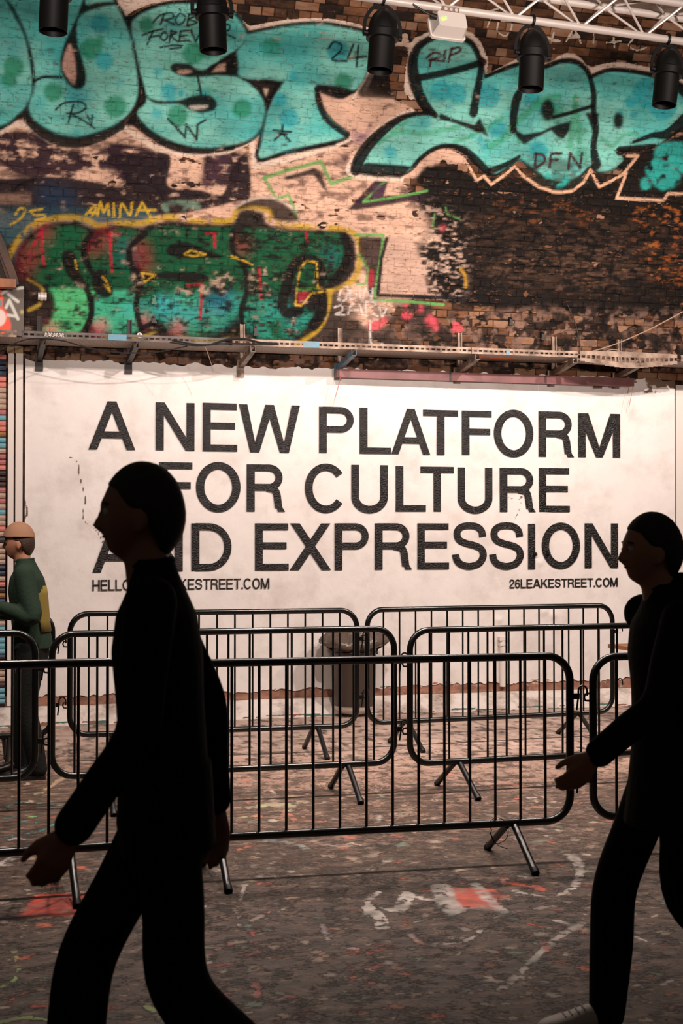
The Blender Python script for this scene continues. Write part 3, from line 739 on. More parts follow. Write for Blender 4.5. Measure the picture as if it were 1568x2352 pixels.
# soot-black paint over its right foot, pale line across the black
V.fill([(1300, 690), (1440, 660), (1568, 600), (1800, 560), (1800, 900), (1280, 890)], (22, 18, 15), B, 0.9, 0.04, False, noise=(6, 10, 0.2), seed=95)
V.fill([(840, 735), (1000, 700), (1140, 740), (1180, 790), (1050, 850), (950, 850)], (40, 44, 36), B, 0.6, 0.05, noise=(8, 12, 0.4), seed=96)
for c, rx, ry in (((1010, 810), 46, 30), ((960, 790), 14, 14), ((1490, 800), 70, 50), ((1440, 760), 40, 50), ((1500, 690), 60, 50), ((1545, 720), 40, 90), ((1480, 830), 24, 26), ((1400, 830), 24, 30)):
    V.dot(c, rx, (48, 170, 160), B, 0.9, 0.012, ry, noise=(11, 15, 0.45), seed=int(c[0]))
V.stroke([(600, 740), (640, 812), (672, 792), (706, 830), (760, 792), (812, 750), (850, 792), (920, 842), (1000, 868), (1070, 860), (1120, 822), (1152, 765), (1192, 842), (1250, 812), (1300, 782), (1365, 702), (1318, 702)], 12, (222, 178, 146), B, 0.95, 0.008, False)
V.stroke([(1312, 782), (1270, 892), (1482, 902), (1500, 872), (1700, 872)], 12, (222, 178, 146), B, 0.95, 0.008, False)

# ---- marker tags
def tagline(strokes, wd, col, fr, al=0.95):
    for q in strokes: V.stroke(q, wd, col, fr, al, 0.007, len(q) > 3)
tagline([[(690, 100), (720, 70), (770, 58), (778, 80), (730, 92)], [(740, 62), (722, 110)], [(735, 88), (785, 110)], [(805, 62), (790, 88), (800, 110), (825, 100), (832, 72), (810, 60)], [(808, 40), (812, 46)], [(850, 62), (842, 118)], [(850, 64), (882, 70), (850, 88), (888, 100), (842, 118)]], 9, (10, 22, 24), A)
tagline([[(640, 158), (690, 140), (735, 130)], [(690, 138), (662, 200)], [(672, 168), (715, 160)], [(735, 145), (722, 168), (740, 182), (755, 160), (740, 142)], [(770, 136), (762, 190)], [(768, 140), (795, 146), (768, 160), (800, 188)], [(812, 140), (850, 136)], [(812, 140), (806, 186), (850, 182)], [(808, 162), (840, 160)], [(860, 136), (880, 188), (905, 140)], [(1000, 112), (1032, 112), (1030, 135), (1005, 145), (1058, 172)], [(920, 140), (916, 184), (950, 180)], [(920, 142), (950, 140)], [(722, 214), (770, 204), (820, 204)], [(766, 220), (815, 214)]], 9, (10, 22, 24), A)
tagline([[(250, 495), (280, 468), (330, 458), (372, 462), (386, 486), (350, 508), (300, 510)], [(330, 470), (315, 520), (308, 552)], [(325, 515), (380, 545), (428, 578)], [(392, 520), (402, 540)], [(415, 520), (412, 560)]], 9, (10, 22, 24), A)
tagline([[(755, 535), (800, 580), (832, 618)], [(832, 618), (838, 560)], [(838, 560), (885, 628)], [(885, 628), (890, 560), (925, 540)]], 10, (10, 22, 24), A)
tagline([[(1230, 586), (1310, 594)], [(1272, 562), (1270, 600), (1235, 630)], [(1270, 600), (1305, 636)], [(1255, 600), (1290, 604)]], 10, (10, 22, 24), A)
tagline([[(1480, 218), (1500, 190), (1530, 196), (1535, 225), (1495, 268), (1560, 275)], [(1590, 200), (1565, 262), (1650, 255)], [(1612, 205), (1605, 300)]], 10, (10, 22, 24), A)
MAR = (74, 22, 34)
tagline([[(440, 235), (428, 300)], [(415, 262), (440, 240), (470, 240), (475, 256), (425, 272)], [(440, 270), (492, 275)], [(500, 228), (496, 274)], [(530, 218), (512, 278)], [(524, 222), (560, 214), (562, 232), (520, 250)]], 11, MAR, B)
tagline([[(905, 690), (902, 756)], [(905, 692), (940, 700), (944, 728), (904, 756)], [(975, 690), (968, 754)], [(975, 692), (1020, 690)], [(972, 722), (1004, 720)], [(1052, 760), (1060, 690)], [(1060, 690), (1105, 755)], [(1105, 755), (1114, 690)]], 12, (58, 30, 34), B)
YT = (204, 166, 44)
tagline([[(385, 262), (425, 222), (430, 240), (415, 262)], [(400, 250), (440, 255)], [(440, 262), (452, 205), (466, 250), (486, 212), (490, 265)], [(511, 212), (515, 268)], [(540, 268), (548, 212), (584, 262), (594, 208)], [(612, 264), (640, 205), (685, 285)], [(618, 240), (700, 240)]], 11, YT, C, 0.9)
tagline([[(70, 260), (90, 232), (112, 240), (95, 275), (50, 305)], [(135, 245), (190, 235)], [(140, 245), (155, 262), (195, 262), (200, 275), (160, 285)]], 11, YT, C, 0.8)
WT = (206, 190, 172)
K2 = (840, 0, 2.154)
tagline([[(600, 60), (660, 40)], [(632, 50), (600, 135)], [(655, 110), (650, 150), (690, 178), (720, 140), (715, 108), (670, 105)], [(900, 190), (950, 200)], [(990, 205), (1030, 140), (1065, 215)], [(1005, 185), (1055, 185)], [(1075, 150), (1145, 150)], [(1130, 150), (1125, 215)], [(1190, 210), (1260, 205)], [(1225, 185), (1230, 235)], [(1320, 195), (1300, 225), (1335, 250), (1385, 235)], [(1340, 185), (1420, 190)], [(930, 160), (920, 205), (960, 205)]], 11, WT, K2, 0.75)
for k in range(60):
    V.dot((rr.uniform(1020, 1568), rr.uniform(20, 190)), rr.uniform(4, 26), (200, 180, 160), A if k % 3 else B, 0.7, 0.008, rr.uniform(3, 9), noise=(15, 20, 0.56), seed=k)
# chips through the turquoise
for k in range(230):
    fr, x1 = (A, 1640) if k % 2 else (B, 1560)
    V.dot((rr.uniform(0, x1), rr.uniform(180, 680)), rr.uniform(4, 20), rr.choice([(20, 18, 16), (20, 18, 16), (206, 176, 156)]), fr, 0.9, 0.005, rr.uniform(1.5, 5), noise=(18, 24, 0.55), seed=k)

# ------------------------------------------------------------------ the brick vault above the wall
CH = 0.078; JT = 0.0065
X0, X1 = -1.3, 9.0
S0, NC = -0.17, 59
def grid_template(L, fine):
    nx = max(int(round(L / (0.0105 if fine else 0.055))), 3); ny = 7 if fine else 2
    e = 0.004
    us = np.concatenate([[0], np.linspace(e, L - e, nx), [L]])
    vs = np.concatenate([[0], np.linspace(e, CH - JT - e, ny), [CH - JT]])
    U_, V_ = np.meshgrid(us, vs)
    d = np.zeros_like(U_); d[0] = d[-1] = -0.004; d[:, 0] = d[:, -1] = -0.004
    nxv, nyv = len(us), len(vs)
    idx = np.arange(nxv * nyv).reshape(nyv, nxv)
    q = np.stack([idx[:-1, :-1], idx[:-1, 1:], idx[1:, 1:], idx[1:, :-1]], -1).reshape(-1, 4)
    ring = np.concatenate([idx[0, :], idx[1:, -1], idx[-1, -2::-1], idx[-2:0:-1, 0]])
    n0 = nxv * nyv
    bu = U_.ravel()[ring]; bv = V_.ravel()[ring]
    m = len(ring)
    k = np.arange(m)
    sk = np.stack([ring, n0 + k, n0 + (k + 1) % m, ring[(k + 1) % m]], -1)
    return np.concatenate([U_.ravel(), bu]), np.concatenate([V_.ravel(), bv]), np.concatenate([d.ravel(), np.full(m, -0.03)]), np.concatenate([q, sk])

TPL = {}
for nm, L in (('s', 0.2185), ('h', 0.106)):
    for fine in (True, False):
        TPL[nm, fine] = grid_template(L, fine)
def project(q):
    d = np.asarray(q) - CAM
    z = d @ FW
    return 784 + FPX * (d @ RT) / z, 1176 - FPX * (d @ UP) / z, z

wall_upper = None
rb2 = np.random.default_rng(5)
bricks = []
for c in range(NC):
    s = S0 + c * CH
    nm, L = (('s', 0.2185), ('h', 0.106))[c % 2]
    pitch = L + JT
    off = (0.056 if c % 2 else 0.0) + rb2.uniform(-0.01, 0.01)
    x = X0 + off
    while x < X1:
        cx, cs = x + L / 2, s + CH / 2
        px, py, pz = project(vault_xyz(cx, cs))
        vis = -80 < px < 1650 and -80 < py < 860
        bricks.append((x, s, nm, vis, (1.0 if nm == 's' else 0.5) / pz ** 2 if (20 < px < 1548 and 12 < py < 740) else 0.0))
        x += pitch
order = sorted(range(len(bricks)), key=lambda i: -bricks[i][4])[:290]
single = set(order)

def brick_arrays(b):
    x, s, nm, vis, _ = b
    u, v, d, q = TPL[nm, vis]
    j = rb2.normal(0, 1, 5)
    rn = float(np.clip(rb2.random(), 0, 1))
    dd = d + 0.0022 * j[0] + 0.012 * j[1] * (u - 0.1) * 0.5 + 0.02 * j[2] * (v - 0.03)
    X = x + u + 0.0015 * j[3]
    S_ = s + v + 0.0012 * j[4] + 0.006 * (vnoise(X * 0.9, X * 0 + s, 2) - 0.5)
    dd = np.where(d < -0.02, -0.03, dd + 0.0035 * (vnoise(X * 40, S_ * 40, 3) - 0.5))
    return X, S_, dd, q, rn

mort_x = np.arange(X0 - 0.1, X1 + 0.3, 0.028); mort_s = np.arange(S0 - 0.05, S0 + NC * CH, 0.026)
MX, MS = np.meshgrid(mort_x, mort_s)
mv = vault_xyz(MX.ravel(), MS.ravel(), -0.0055 + 0.004 * (vnoise(MX.ravel() * 30, MS.ravel() * 30, 4) - 0.5))
ii = np.arange(MX.size).reshape(MX.shape)
mq = np.stack([ii[:-1, :-1], ii[1:, :-1], ii[1:, 1:], ii[:-1, 1:]], -1).reshape(-1, 4)
me = fast_mesh('wall_upper', mv, mq)
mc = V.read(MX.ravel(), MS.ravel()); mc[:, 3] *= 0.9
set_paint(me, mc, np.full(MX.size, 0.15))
smooth(me)
wall_upper = link('wall_upper', me, M['brick'])
tag(wall_upper, 'curved brick vault covered in turquoise and green graffiti above the cable tray', kind='structure')

Vs, Qs, Cs, Rs = [], [], [], []
n0 = 0
Tcache = np.concatenate([V.rgb, V.a[..., None]], -1)
def vread(u, v):
    x = np.clip((u - V.x0) / V.res, 0, V.W - 1.001); y = np.clip((v - V.y0) / V.res, 0, V.H - 1.001)
    i = x.astype(int); j = y.astype(int); fx = (x - i)[..., None]; fy = (y - j)[..., None]
    return (Tcache[j, i] * (1 - fx) + Tcache[j, i + 1] * fx) * (1 - fy) + (Tcache[j + 1, i] * (1 - fx) + Tcache[j + 1, i + 1] * fx) * fy
for i, b in enumerate(bricks):
    X, S_, dd, q, rn = brick_arrays(b)
    v = vault_xyz(X, S_, dd)
    if i in single:
        c0 = v.mean(0)
        me = fast_mesh('brick', v - c0, q)
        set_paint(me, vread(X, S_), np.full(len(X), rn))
        link('brick', me, M['brick'], wall_upper, Vector(c0))
    else:
        Vs.append(v); Qs.append(q + n0); n0 += len(v)
        Cs.append((X, S_)); Rs.append(np.full(len(X), rn))
Xa = np.concatenate([c[0] for c in Cs]); Sa = np.concatenate([c[1] for c in Cs])
me = fast_mesh('brick_mass', np.concatenate(Vs), np.concatenate(Qs))
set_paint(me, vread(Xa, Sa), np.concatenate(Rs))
tag(link('brick_mass', me, M['brick'], wall_upper), kind='stuff')
del Tcache, V

# ------------------------------------------------------------------ the white wall with its painted words
def wx(px): return float(on_wall((px, 1200))[0, 0])
XL, XR = wx(57), wx(1553)
wall2d = lambda p: on_wall(p)[:, [0, 2]]
Wc = Canvas(0.3, 8.4, 0.1, 3.4, 0.008, wall2d)
CR = (118, 96, 84)
for q, wd in (([(160, 1050), (178, 1062), (182, 1090), (192, 1128), (196, 1150), (190, 1180), (196, 1200), (222, 1220), (236, 1245)], 3.6), ([(1160, 1140), (1190, 1148), (1196, 1140)], 2.5), ([(1145, 1160), (1160, 1130)], 2), ([(1178, 1200), (1190, 1175), (1200, 1140)], 2), ([(57, 1150), (62, 1178), (56, 1190)], 6)):
    Wc.stroke(q, wd, CR, P, 0.8, 0.008)
for k in range(60):
    Wc.dot((rr.uniform(70, 1540), rr.uniform(880, 1560)), rr.uniform(1.2, 3.5), (150, 128, 114), P, 0.8, 0.008)
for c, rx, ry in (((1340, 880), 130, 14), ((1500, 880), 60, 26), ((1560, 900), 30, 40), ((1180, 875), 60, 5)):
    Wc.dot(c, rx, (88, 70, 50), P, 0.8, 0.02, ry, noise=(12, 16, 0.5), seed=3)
for k, (c, col) in enumerate((((480, 1580), (170, 40, 40)), ((640, 1583), (40, 60, 120)), ((1010, 1568), (180, 50, 30)), ((870, 1578), (40, 110, 70)), ((1250, 1562), (170, 120, 40)), ((400, 1596), (150, 60, 50)))):
    Wc.dot(c, 44, col, P, 0.8, 0.01, 3, noise=(20, 20, 0.4), seed=k)
Wc.fill([(57, 840), (900, 862), (1552, 890), (1552, 878), (900, 850), (57, 826)], (170, 140, 124), P, 0.55, 0.04, False)  # shadow of the cable tray painted along the plaster top
gx = np.arange(XL, XR + 0.001, 0.02); gz = np.linspace(0, 1, 180)
GX, GT = np.meshgrid(gx, gz)
zt = 3.315 - 0.035 * vnoise(GX * 9, GX * 0, 8) - 0.02 * vnoise(GX * 31, GX * 0, 9)
zb = 0.19 + 0.04 * vnoise(GX * 3, GX * 0, 10) + 0.03 * vnoise(GX * 17, GX * 0, 11) + 0.015 * vnoise(GX * 43, GX * 0, 14)
GZ = zb + (zt - zb) * GT
bumps = [((1145, 1424), .02, .05), ((1250, 1404), .02, .05), ((1270, 1412), .018, .05), ((1240, 1292), .016, .05), ((128, 922), .012, .04), ((158, 993), .012, .04), ((1395, 952), .01, .04), ((1190, 1208), .012, .08), ((600, 900), .005, .2), ((196, 1195), .012, .09), ((1245, 1180), .008, .16), ((1465, 1255), .008, .05)]
GY = YW - 0.008 * (fbm(GX * 2.3, GZ * 2.3, 12, 4) - 0.5) - 0.004 * (fbm(GX * 11, GZ * 11, 13, 3) - 0.5)
for p, h, r in bumps:
    q = on_wall(p)[0]
    GY -= h * np.exp(-((GX - q[0]) ** 2 + (GZ - q[2]) ** 2) / (2 * (r / 2) ** 2))
n = GX.size
ii = np.arange(n).reshape(GX.shape)
q = np.stack([ii[:-1, :-1], ii[:-1, 1:], ii[1:, 1:], ii[1:, :-1]], -1).reshape(-1, 4)
ring = np.concatenate([ii[0, :], ii[1:, -1], ii[-1, -2::-1], ii[-2:0:-1, 0]])
k = np.arange(len(ring)); m_ = len(ring)
sk = np.stack([ring, n + k, n + (k + 1) % m_, ring[(k + 1) % m_]], -1)
vv = np.stack([GX.ravel(), GY.ravel(), GZ.ravel()], -1)
bk = vv[ring].copy(); bk[:, 1] = YW + 0.045
me = fast_mesh('wall_back', np.concatenate([vv, bk]), np.concatenate([q, sk]))
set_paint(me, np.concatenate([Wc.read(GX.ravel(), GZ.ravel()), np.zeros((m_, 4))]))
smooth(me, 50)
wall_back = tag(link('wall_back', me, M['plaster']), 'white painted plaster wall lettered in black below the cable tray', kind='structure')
# rough masonry behind and around the plaster
mb = MB()
mb.box(((X0 + X1) / 2, YW + 0.16, 1.66), (X1 - X0, 0.22, 3.36))
trim_1 = tag(mb.build('trim_1', M['strip']), 'bare brown masonry showing around the white plaster', kind='structure')
del Wc

tag(MB().box(((XR + X1) / 2 + .01, YW + .05, 1.74), (X1 - XR, .06, 3.0)).build('trim_3', M['white_paint']), 'plain pale wall strip right of the lettered plaster', kind='structure')

# letters
TS, TH = 0.165, 0.142
def arc(cx, cz, rx, rz, a0, a1, n=22):
    t = np.radians(np.linspace(a0, a1, n))
    return np.stack([cx + rx * np.cos(t), cz + rz * np.sin(t)], 1)
def bowl(x0, zc, rz, xs, rx, n=16):
    return np.concatenate([[(x0, zc + rz)], [(xs, zc + rz)], arc(xs, zc, rx, rz, 90, -90, n)[1:-1], [(xs, zc - rz)], [(x0, zc - rz)]])
GLY = {}
def glyph(ch, wt=1.0):
    key = (ch, wt)
    if key in GLY: return GLY[key]
    ts, th = TS * wt, TH * wt
    g = MB()
    kk = [0.0]
    def nxt():
        kk[0] -= 0.06
        return kk[0]
    def poly(*pp):
        y_ = nxt(); g.prism(pp, lambda p: (p[0], 1, p[1]), lambda p: (p[0], y_, p[1]))
    def bar(x0, z0, x1, z1): poly((x0, z0), (x1, z0), (x1, z1), (x0, z1))
    def rib(path, wd, closed=False): g.ribbon(path, wd, nxt(), 1, closed)
    h = ts / 2
    if ch == 'A':
        W_ = .95
        poly((0, 0), (ts * 1.05, 0), (.565, 1), (.385, 1)); poly((W_ - ts * 1.05, 0), (W_, 0), (.565, 1), (.385, 1)); bar(.24, .235, .71, .235 + th)
    elif ch == 'N':
        W_ = .80
        bar(0, 0, ts, 1); bar(W_ - ts, 0, W_, 1); poly((0, 1), (ts * 1.1, 1), (W_, 0), (W_ - ts * 1.1, 0))
    elif ch == 'M':
        W_ = .95
        bar(0, 0, ts, 1); bar(W_ - ts, 0, W_, 1); poly((0, 1), (ts * 1.35, 1), (W_ / 2 + h * .9, 0), (W_ / 2 - h * .9, 0)); poly((W_, 1), (W_ - ts * 1.35, 1), (W_ / 2 - h * .9, 0), (W_ / 2 + h * .9, 0))
    elif ch in 'EF':
        W_ = .71 if ch == 'E' else .66
        bar(0, 0, ts, 1); bar(0, 1 - th, W_, 1); bar(0, .455, W_ * .95, .455 + th)
        if ch == 'E': bar(0, 0, W_ + .01, th); W_ += .01
    elif ch == 'L':
        W_ = .66; bar(0, 0, ts, 1); bar(0, 0, W_, th)
    elif ch == 'T':
        W_ = .76; bar(0, 1 - th, W_, 1); bar(W_ / 2 - h, 0, W_ / 2 + h, 1)
    elif ch == 'I':
        W_ = ts; bar(0, 0, ts, 1)
    elif ch == 'H':
        W_ = .76; bar(0, 0, ts, 1); bar(W_ - ts, 0, W_, 1); bar(0, .44, W_, .44 + th)
    elif ch == 'W':
        W_ = 1.27
        c = [(0, .28), (.28, .635), (.99, .635), (W_, .99)]
        a = ts * .54
        poly((0, 1), (ts * 1.05, 1), (.34 + a * .4, 0), (.34 - a * 1.2, 0)); poly((.635 - a, 1), (.635 + a, 1), (.34 + a * .9, 0), (.34 - a * .7, 0))
        poly((.635 - a, 1), (.635 + a, 1), (.93 + a * .7, 0), (.93 - a * .9, 0)); poly((W_ - ts * 1.05, 1), (W_, 1), (.93 + a * 1.2, 0), (.93 - a * .4, 0))
    elif ch == 'X':
        W_ = .88; a = ts * 1.2
        poly((0, 0), (a, 0), (W_ - .01, 1), (W_ - .01 - a, 1)); poly((W_, 0), (W_ - a, 0), (.01, 1), (.01 + a, 1))
    elif ch == 'K':
        W_ = .82; bar(0, 0, ts, 1)
        poly((.10, .30), (.16, .50), (W_ - .22, 1), (W_ - .02, 1)); poly((.25, .52), (.38, .64), (W_, 0), (W_ - .2, 0))
    elif ch == 'O':
        W_ = .86; rib(arc(W_ / 2, .5, W_ / 2 - h, .5 + .015 - h * .92, 0, 360, 45)[:-1], np.where(np.arange(44) % 22 < 99, ts * .96, 0), True)
    elif ch == 'C':
        W_ = .86; rib(arc(.44, .5, .44 - h, .515 - h * .95, 38, 322, 36), ts * .95)
    elif ch == 'D':
        W_ = .84; bar(0, 0, ts, 1); rib(bowl(h, .5, .5 - th / 2, .36, W_ - .36 - h), np.full(18 + 0, th * 1.04) if False else th * 1.06)
    elif ch in 'PR':
        W_ = .76 if ch == 'P' else .80
        bar(0, 0, ts, 1); rib(bowl(h, .722, .278 - th / 2, .46, .755 - .46 - h), th * 1.04)
        if ch == 'R':
            poly((.655, 0), (.80, 0), (.735, .10), (.62, .10)); rib(bez([(.42, .5), (.56, .47), (.62, .39), (.645, .24), (.665, .08)], 5), ts * .92)
    elif ch == 'U':
        W_ = .78; rib(np.concatenate([[(h, 1)], arc(W_ / 2, .32, W_ / 2 - h, .335 - h * .9, 180, 360, 24), [(W_ - h, 1)]]), ts * .97)
    elif ch == 'S':
        W_ = .76
        rib(bez([(.67, .70), (.64, .83), (.54, .915), (.385, .94), (.22, .915), (.125, .83), (.115, .72), (.17, .62), (.31, .555), (.47, .515), (.61, .455), (.675, .36), (.675, .25), (.60, .13), (.46, .07), (.32, .065), (.17, .12), (.10, .22), (.08, .32)], 4), ts * .9)
    elif ch == '2':
        W_ = .62; rib(bez([(.08, .66), (.10, .82), (.20, .92), (.32, .94), (.46, .90), (.55, .79), (.53, .66), (.42, .52), (.24, .36), (.12, .22), (.08, .07)], 4), ts * .85); bar(.04, 0, W_, th)
    elif ch == '6':
        W_ = .62; rib(arc(.31, .32, .31 - h * .9, .33 - h * .9, 0, 360, 33)[:-1], ts * .85, True); rib(bez([(.075, .34), (.07, .6), (.14, .82), (.30, .935), (.46, .90), (.54, .77)], 5), ts * .85)
    elif ch == '@':
        W_ = .98; rib(arc(.49, .47, .43, .47, -55, 250, 40), ts * .6); rib(arc(.47, .47, .20, .24, 0, 360, 29)[:-1], ts * .6, True); rib(bez([(.70, .72), (.66, .34), (.76, .26), (.88, .36), (.91, .50)], 5), ts * .55)
    else:
        W_ = .17; bar(0, 0, .17, .15)
    me = g.mesh('glyph_' + str(ord(ch)))
    GLY[key] = (me, W_)
    return GLY[key]

def put_letter(ch, x0, x1, z0, z1, name='painted_letter', wt=1.0):
    me, W_ = glyph(ch, wt)
    o = link(name, me, M['letter'], wall_back)
    o.location = (x0, YW - 0.011, z0)
    o.scale = ((x1 - x0) / W_, 0.012, z1 - z0)
    return o
BIG = [('A', 203, 310, 922, 1033), ('N', 357, 446, 925, 1035), ('E', 465, 544, 926, 1037), ('W', 548, 688, 930, 1040), ('P', 732, 813, 935, 1041), ('L', 825, 897, 937, 1043), ('A', 898, 987, 939, 1044), ('T', 971, 1051, 942, 1045), ('F', 1060, 1128, 944, 1045), ('O', 1133, 1224, 943, 1049), ('R', 1236, 1317, 946, 1050), ('M', 1327, 1423, 950, 1051),
       ('F', 365, 441, 1062, 1174), ('O', 449, 552, 1063, 1175), ('R', 566, 654, 1067, 1175), ('C', 699, 794, 1066, 1177), ('U', 806, 890, 1068, 1177), ('L', 908, 977, 1071, 1175), ('T', 965, 1041, 1072, 1175), ('U', 1050, 1130, 1074, 1178), ('R', 1147, 1229, 1075, 1176), ('E', 1237, 1307, 1075, 1176),
       ('A', 212, 315, 1202, 1315), ('N', 329, 419, 1202, 1312), ('D', 439, 532, 1202, 1311), ('E', 585, 662, 1202, 1310), ('X', 665, 759, 1202, 1309), ('P', 768, 847, 1202, 1309), ('R', 860, 945, 1202, 1308), ('E', 958, 1030, 1202, 1307), ('S', 1037, 1117, 1201, 1307), ('S', 1122, 1202, 1201, 1307), ('I', 1212, 1228, 1203, 1307), ('O', 1243, 1331, 1202, 1305), ('N', 1342, 1418, 1202, 1304)]
for ch, a, b, t, u in BIG:
    p = on_wall([(a, u), (b, u), ((a + b) / 2, t)])
    put_letter(ch, p[0, 0], p[1, 0], on_wall(((a + b) / 2, u))[0, 2], p[2, 2])
def small(text, pa, pb, ha, hb):
    wts = [glyph(c, .9)[1] + (.09 if c != '.' else .07) for c in text]
    tot = sum(wts) - .09
    acc = 0
    a = on_wall(pa)[0]; b = on_wall(pb)[0]; at_ = on_wall((pa[0], pa[1] - ha))[0]; bt = on_wall((pb[0], pb[1] - hb))[0]
    for c, wq in zip(text, wts):
        f0 = acc / tot; f1 = (acc + glyph(c, .9)[1]) / tot
        x0 = a[0] + (b[0] - a[0]) * f0; x1 = a[0] + (b[0] - a[0]) * f1
        fm = (f0 + f1) / 2
        put_letter(c, x0, x1, a[2] + (b[2] - a[2]) * fm, at_[2] + (bt[2] - at_[2]) * fm, 'painted_character', .9)
        acc += wq
small('HELLO@26LEAKESTREET.COM', (212, 1357), (618, 1352), 25, 24)
small('26LEAKESTREET.COM', (1169, 1351), (1417, 1347), 20, 20)
for p, r in (((1227, 1273), .022), ((1257, 1270), .024)):
    g = MB().lathe([(.001, -.022), (r * .6, -.018), (r, 0), (r * .9, .02), (r * .3, .036)], 12, M=Matrix.Rotation(math.pi / 2, 3, 'X'))
    g.build('paint_lump', M['letter'], wall_back, Vector(on_wall(p)[0]) - Vector((0, .012, 0)), sm=True)

# kerb, base strip, white board at the left edge, conduit
gx = np.arange(X0, X1, 0.02); prof = [(12.87, 0.0), (12.90, .035), (12.98, .085), (13.05, .125), (13.10, .148), (13.150, .156), (13.168, .25)]
KX, KP = np.meshgrid(gx, np.arange(len(prof) * 3 - 2) / 3.0)
pr = np.array(prof); ky = np.interp(KP, np.arange(len(prof)), pr[:, 0]); kz = np.interp(KP, np.arange(len(prof)), pr[:, 1])
ky = ky - 0.03 * (fbm(KX * 1.3, KP * .6, 20, 3) - .5); kz = kz + np.where(KP > 0, 0.015 * (fbm(KX * 4, KP * 2, 21, 3) - .5), 0)
ii = np.arange(KX.size).reshape(KX.shape)
q = np.stack([ii[:-1, :-1], ii[:-1, 1:], ii[1:, 1:], ii[1:, :-1]], -1).reshape(-1, 4)
me = fast_mesh('kerb', np.stack([KX.ravel(), ky.ravel(), kz.ravel()], -1), q)
kc = np.zeros((KX.size, 4)); n_ = fbm(KX.ravel() * 7, KP.ravel() * 3, 22, 3)
edge = (KP.ravel() < 0.7)
for col, lo in (((150, 84, 60), .56), ((60, 110, 100), .66)):
    m_ = edge & (n_ > lo); kc[m_, :3] = lin(col); kc[m_, 3] = .9
top = KP.ravel() > 4.2
nn_ = fbm(KX.ravel()[top] * 14, KP.ravel()[top] * 4, 24, 3)[:, None]; kc[top, :3] = lin((138, 100, 82)) * nn_ * 2 + lin((70, 46, 38)) * (1 - nn_); kc[top, 3] = .5 + .45 * fbm(KX.ravel()[top] * 9, KP.ravel()[top] * 3, 23, 3)
set_paint(me, kc); smooth(me)
tag(link('kerb', me, M['kerb']), 'low white painted sloping kerb along the foot of the wall', 'kerb', kind='structure')

def pxbox(mb, x0, x1, y0, y1, yf, th):
    a = on_wall((x0, y1), yf)[0]; b = on_wall((x1, y0), yf)[0]
    mb.box(((a[0] + b[0]) / 2, yf + th / 2, (a[2] + b[2]) / 2), (b[0] - a[0], th, b[2] - a[2]))
    return mb
t2 = empty('trim_2', (wx(35), YW, 0)); tag(t2, 'pair of narrow white boards edging the lettered wall beside the shutter', kind='structure')
for a, b in ((16, 32.5), (33.5, 53)):
    o = pxbox(MB(), a, b, 812, 1622, YW - 0.03, 0.06).build('board', M['white_paint']); o.parent = t2; o.matrix_parent_inverse = t2.matrix_basis.inverted()
M['ochre'] = simple('ochre_block', (150, 128, 92), 0.7)
for a, b in ((16, 32), (34, 53)):
    o = pxbox(MB(), a, b, 796, 811, YW - 0.03, 0.06).build('end_block', M['ochre']); o.parent = t2; o.matrix_parent_inverse = t2.matrix_basis.inverted()
g = MB(); c = on_wall((1155, 1510), YW - .03)[0]
g.tube([(c[0], YW - .025, .2), (c[0], YW - .025, on_wall((1155, 1462))[0, 2])], .034, 12)
g.box((c[0], YW - .03, on_wall((1155, 1466))[0, 2]), (.09, .07, .035)); g.box((c[0], YW - .03, on_wall((1155, 1480))[0, 2]), (.085, .065, .02))
tag(g.build('conduit_stub', M['white_paint'], sm=True), 'short white painted conduit running down the wall to the kerb', 'conduit')

# ------------------------------------------------------------------ roller shutter at the left edge
sh = tag(empty('roller_shutter', (wx(15) - 0.55, YW + .0, 0.15)), 'roller shutter sprayed in stripes of many colours at the left edge', 'shutter')
SL = [simple('slat_%d' % i, c, .5, bump=.2, bscale=20, col2=c2, vscale=7) for i, (c, c2) in enumerate((((72, 150, 176), (120, 170, 180)), ((190, 82, 74), (214, 140, 126)), ((206, 190, 176), (170, 140, 120)), ((30, 26, 26), (70, 50, 46)), ((196, 140, 60), (120, 80, 50)), ((120, 70, 84), (190, 120, 116)), ((60, 84, 110), (36, 40, 52))))]
sm_ = MB()
L_ = 1.08
prof = [(-.004, -.024), (.012, -.018), (.018, 0), (.012, .018), (-.004, .024), (-.012, .02), (-.012, -.02)]
sm_.prism(prof, lambda p: (-L_ / 2, -p[0], p[1]), lambda p: (L_ / 2, -p[0], p[1]))
smeshes = []
for mt in SL:
    me = sm_.mesh('slat'); me.materials.append(mt); smeshes.append(me)
rs = random.Random(4); last = 0
for i in range(63):
    if rs.random() < .62: last = rs.randrange(len(SL))
    zf = 0.05 + i * 0.05
    o = link('slat', smeshes[last], None, sh, (0, -0.0, zf))
g = MB().box((0, .0, .0), (L_, .05, .06)).build('bottom_rail', M['dark_metal'], sh, (0, 0, 0))

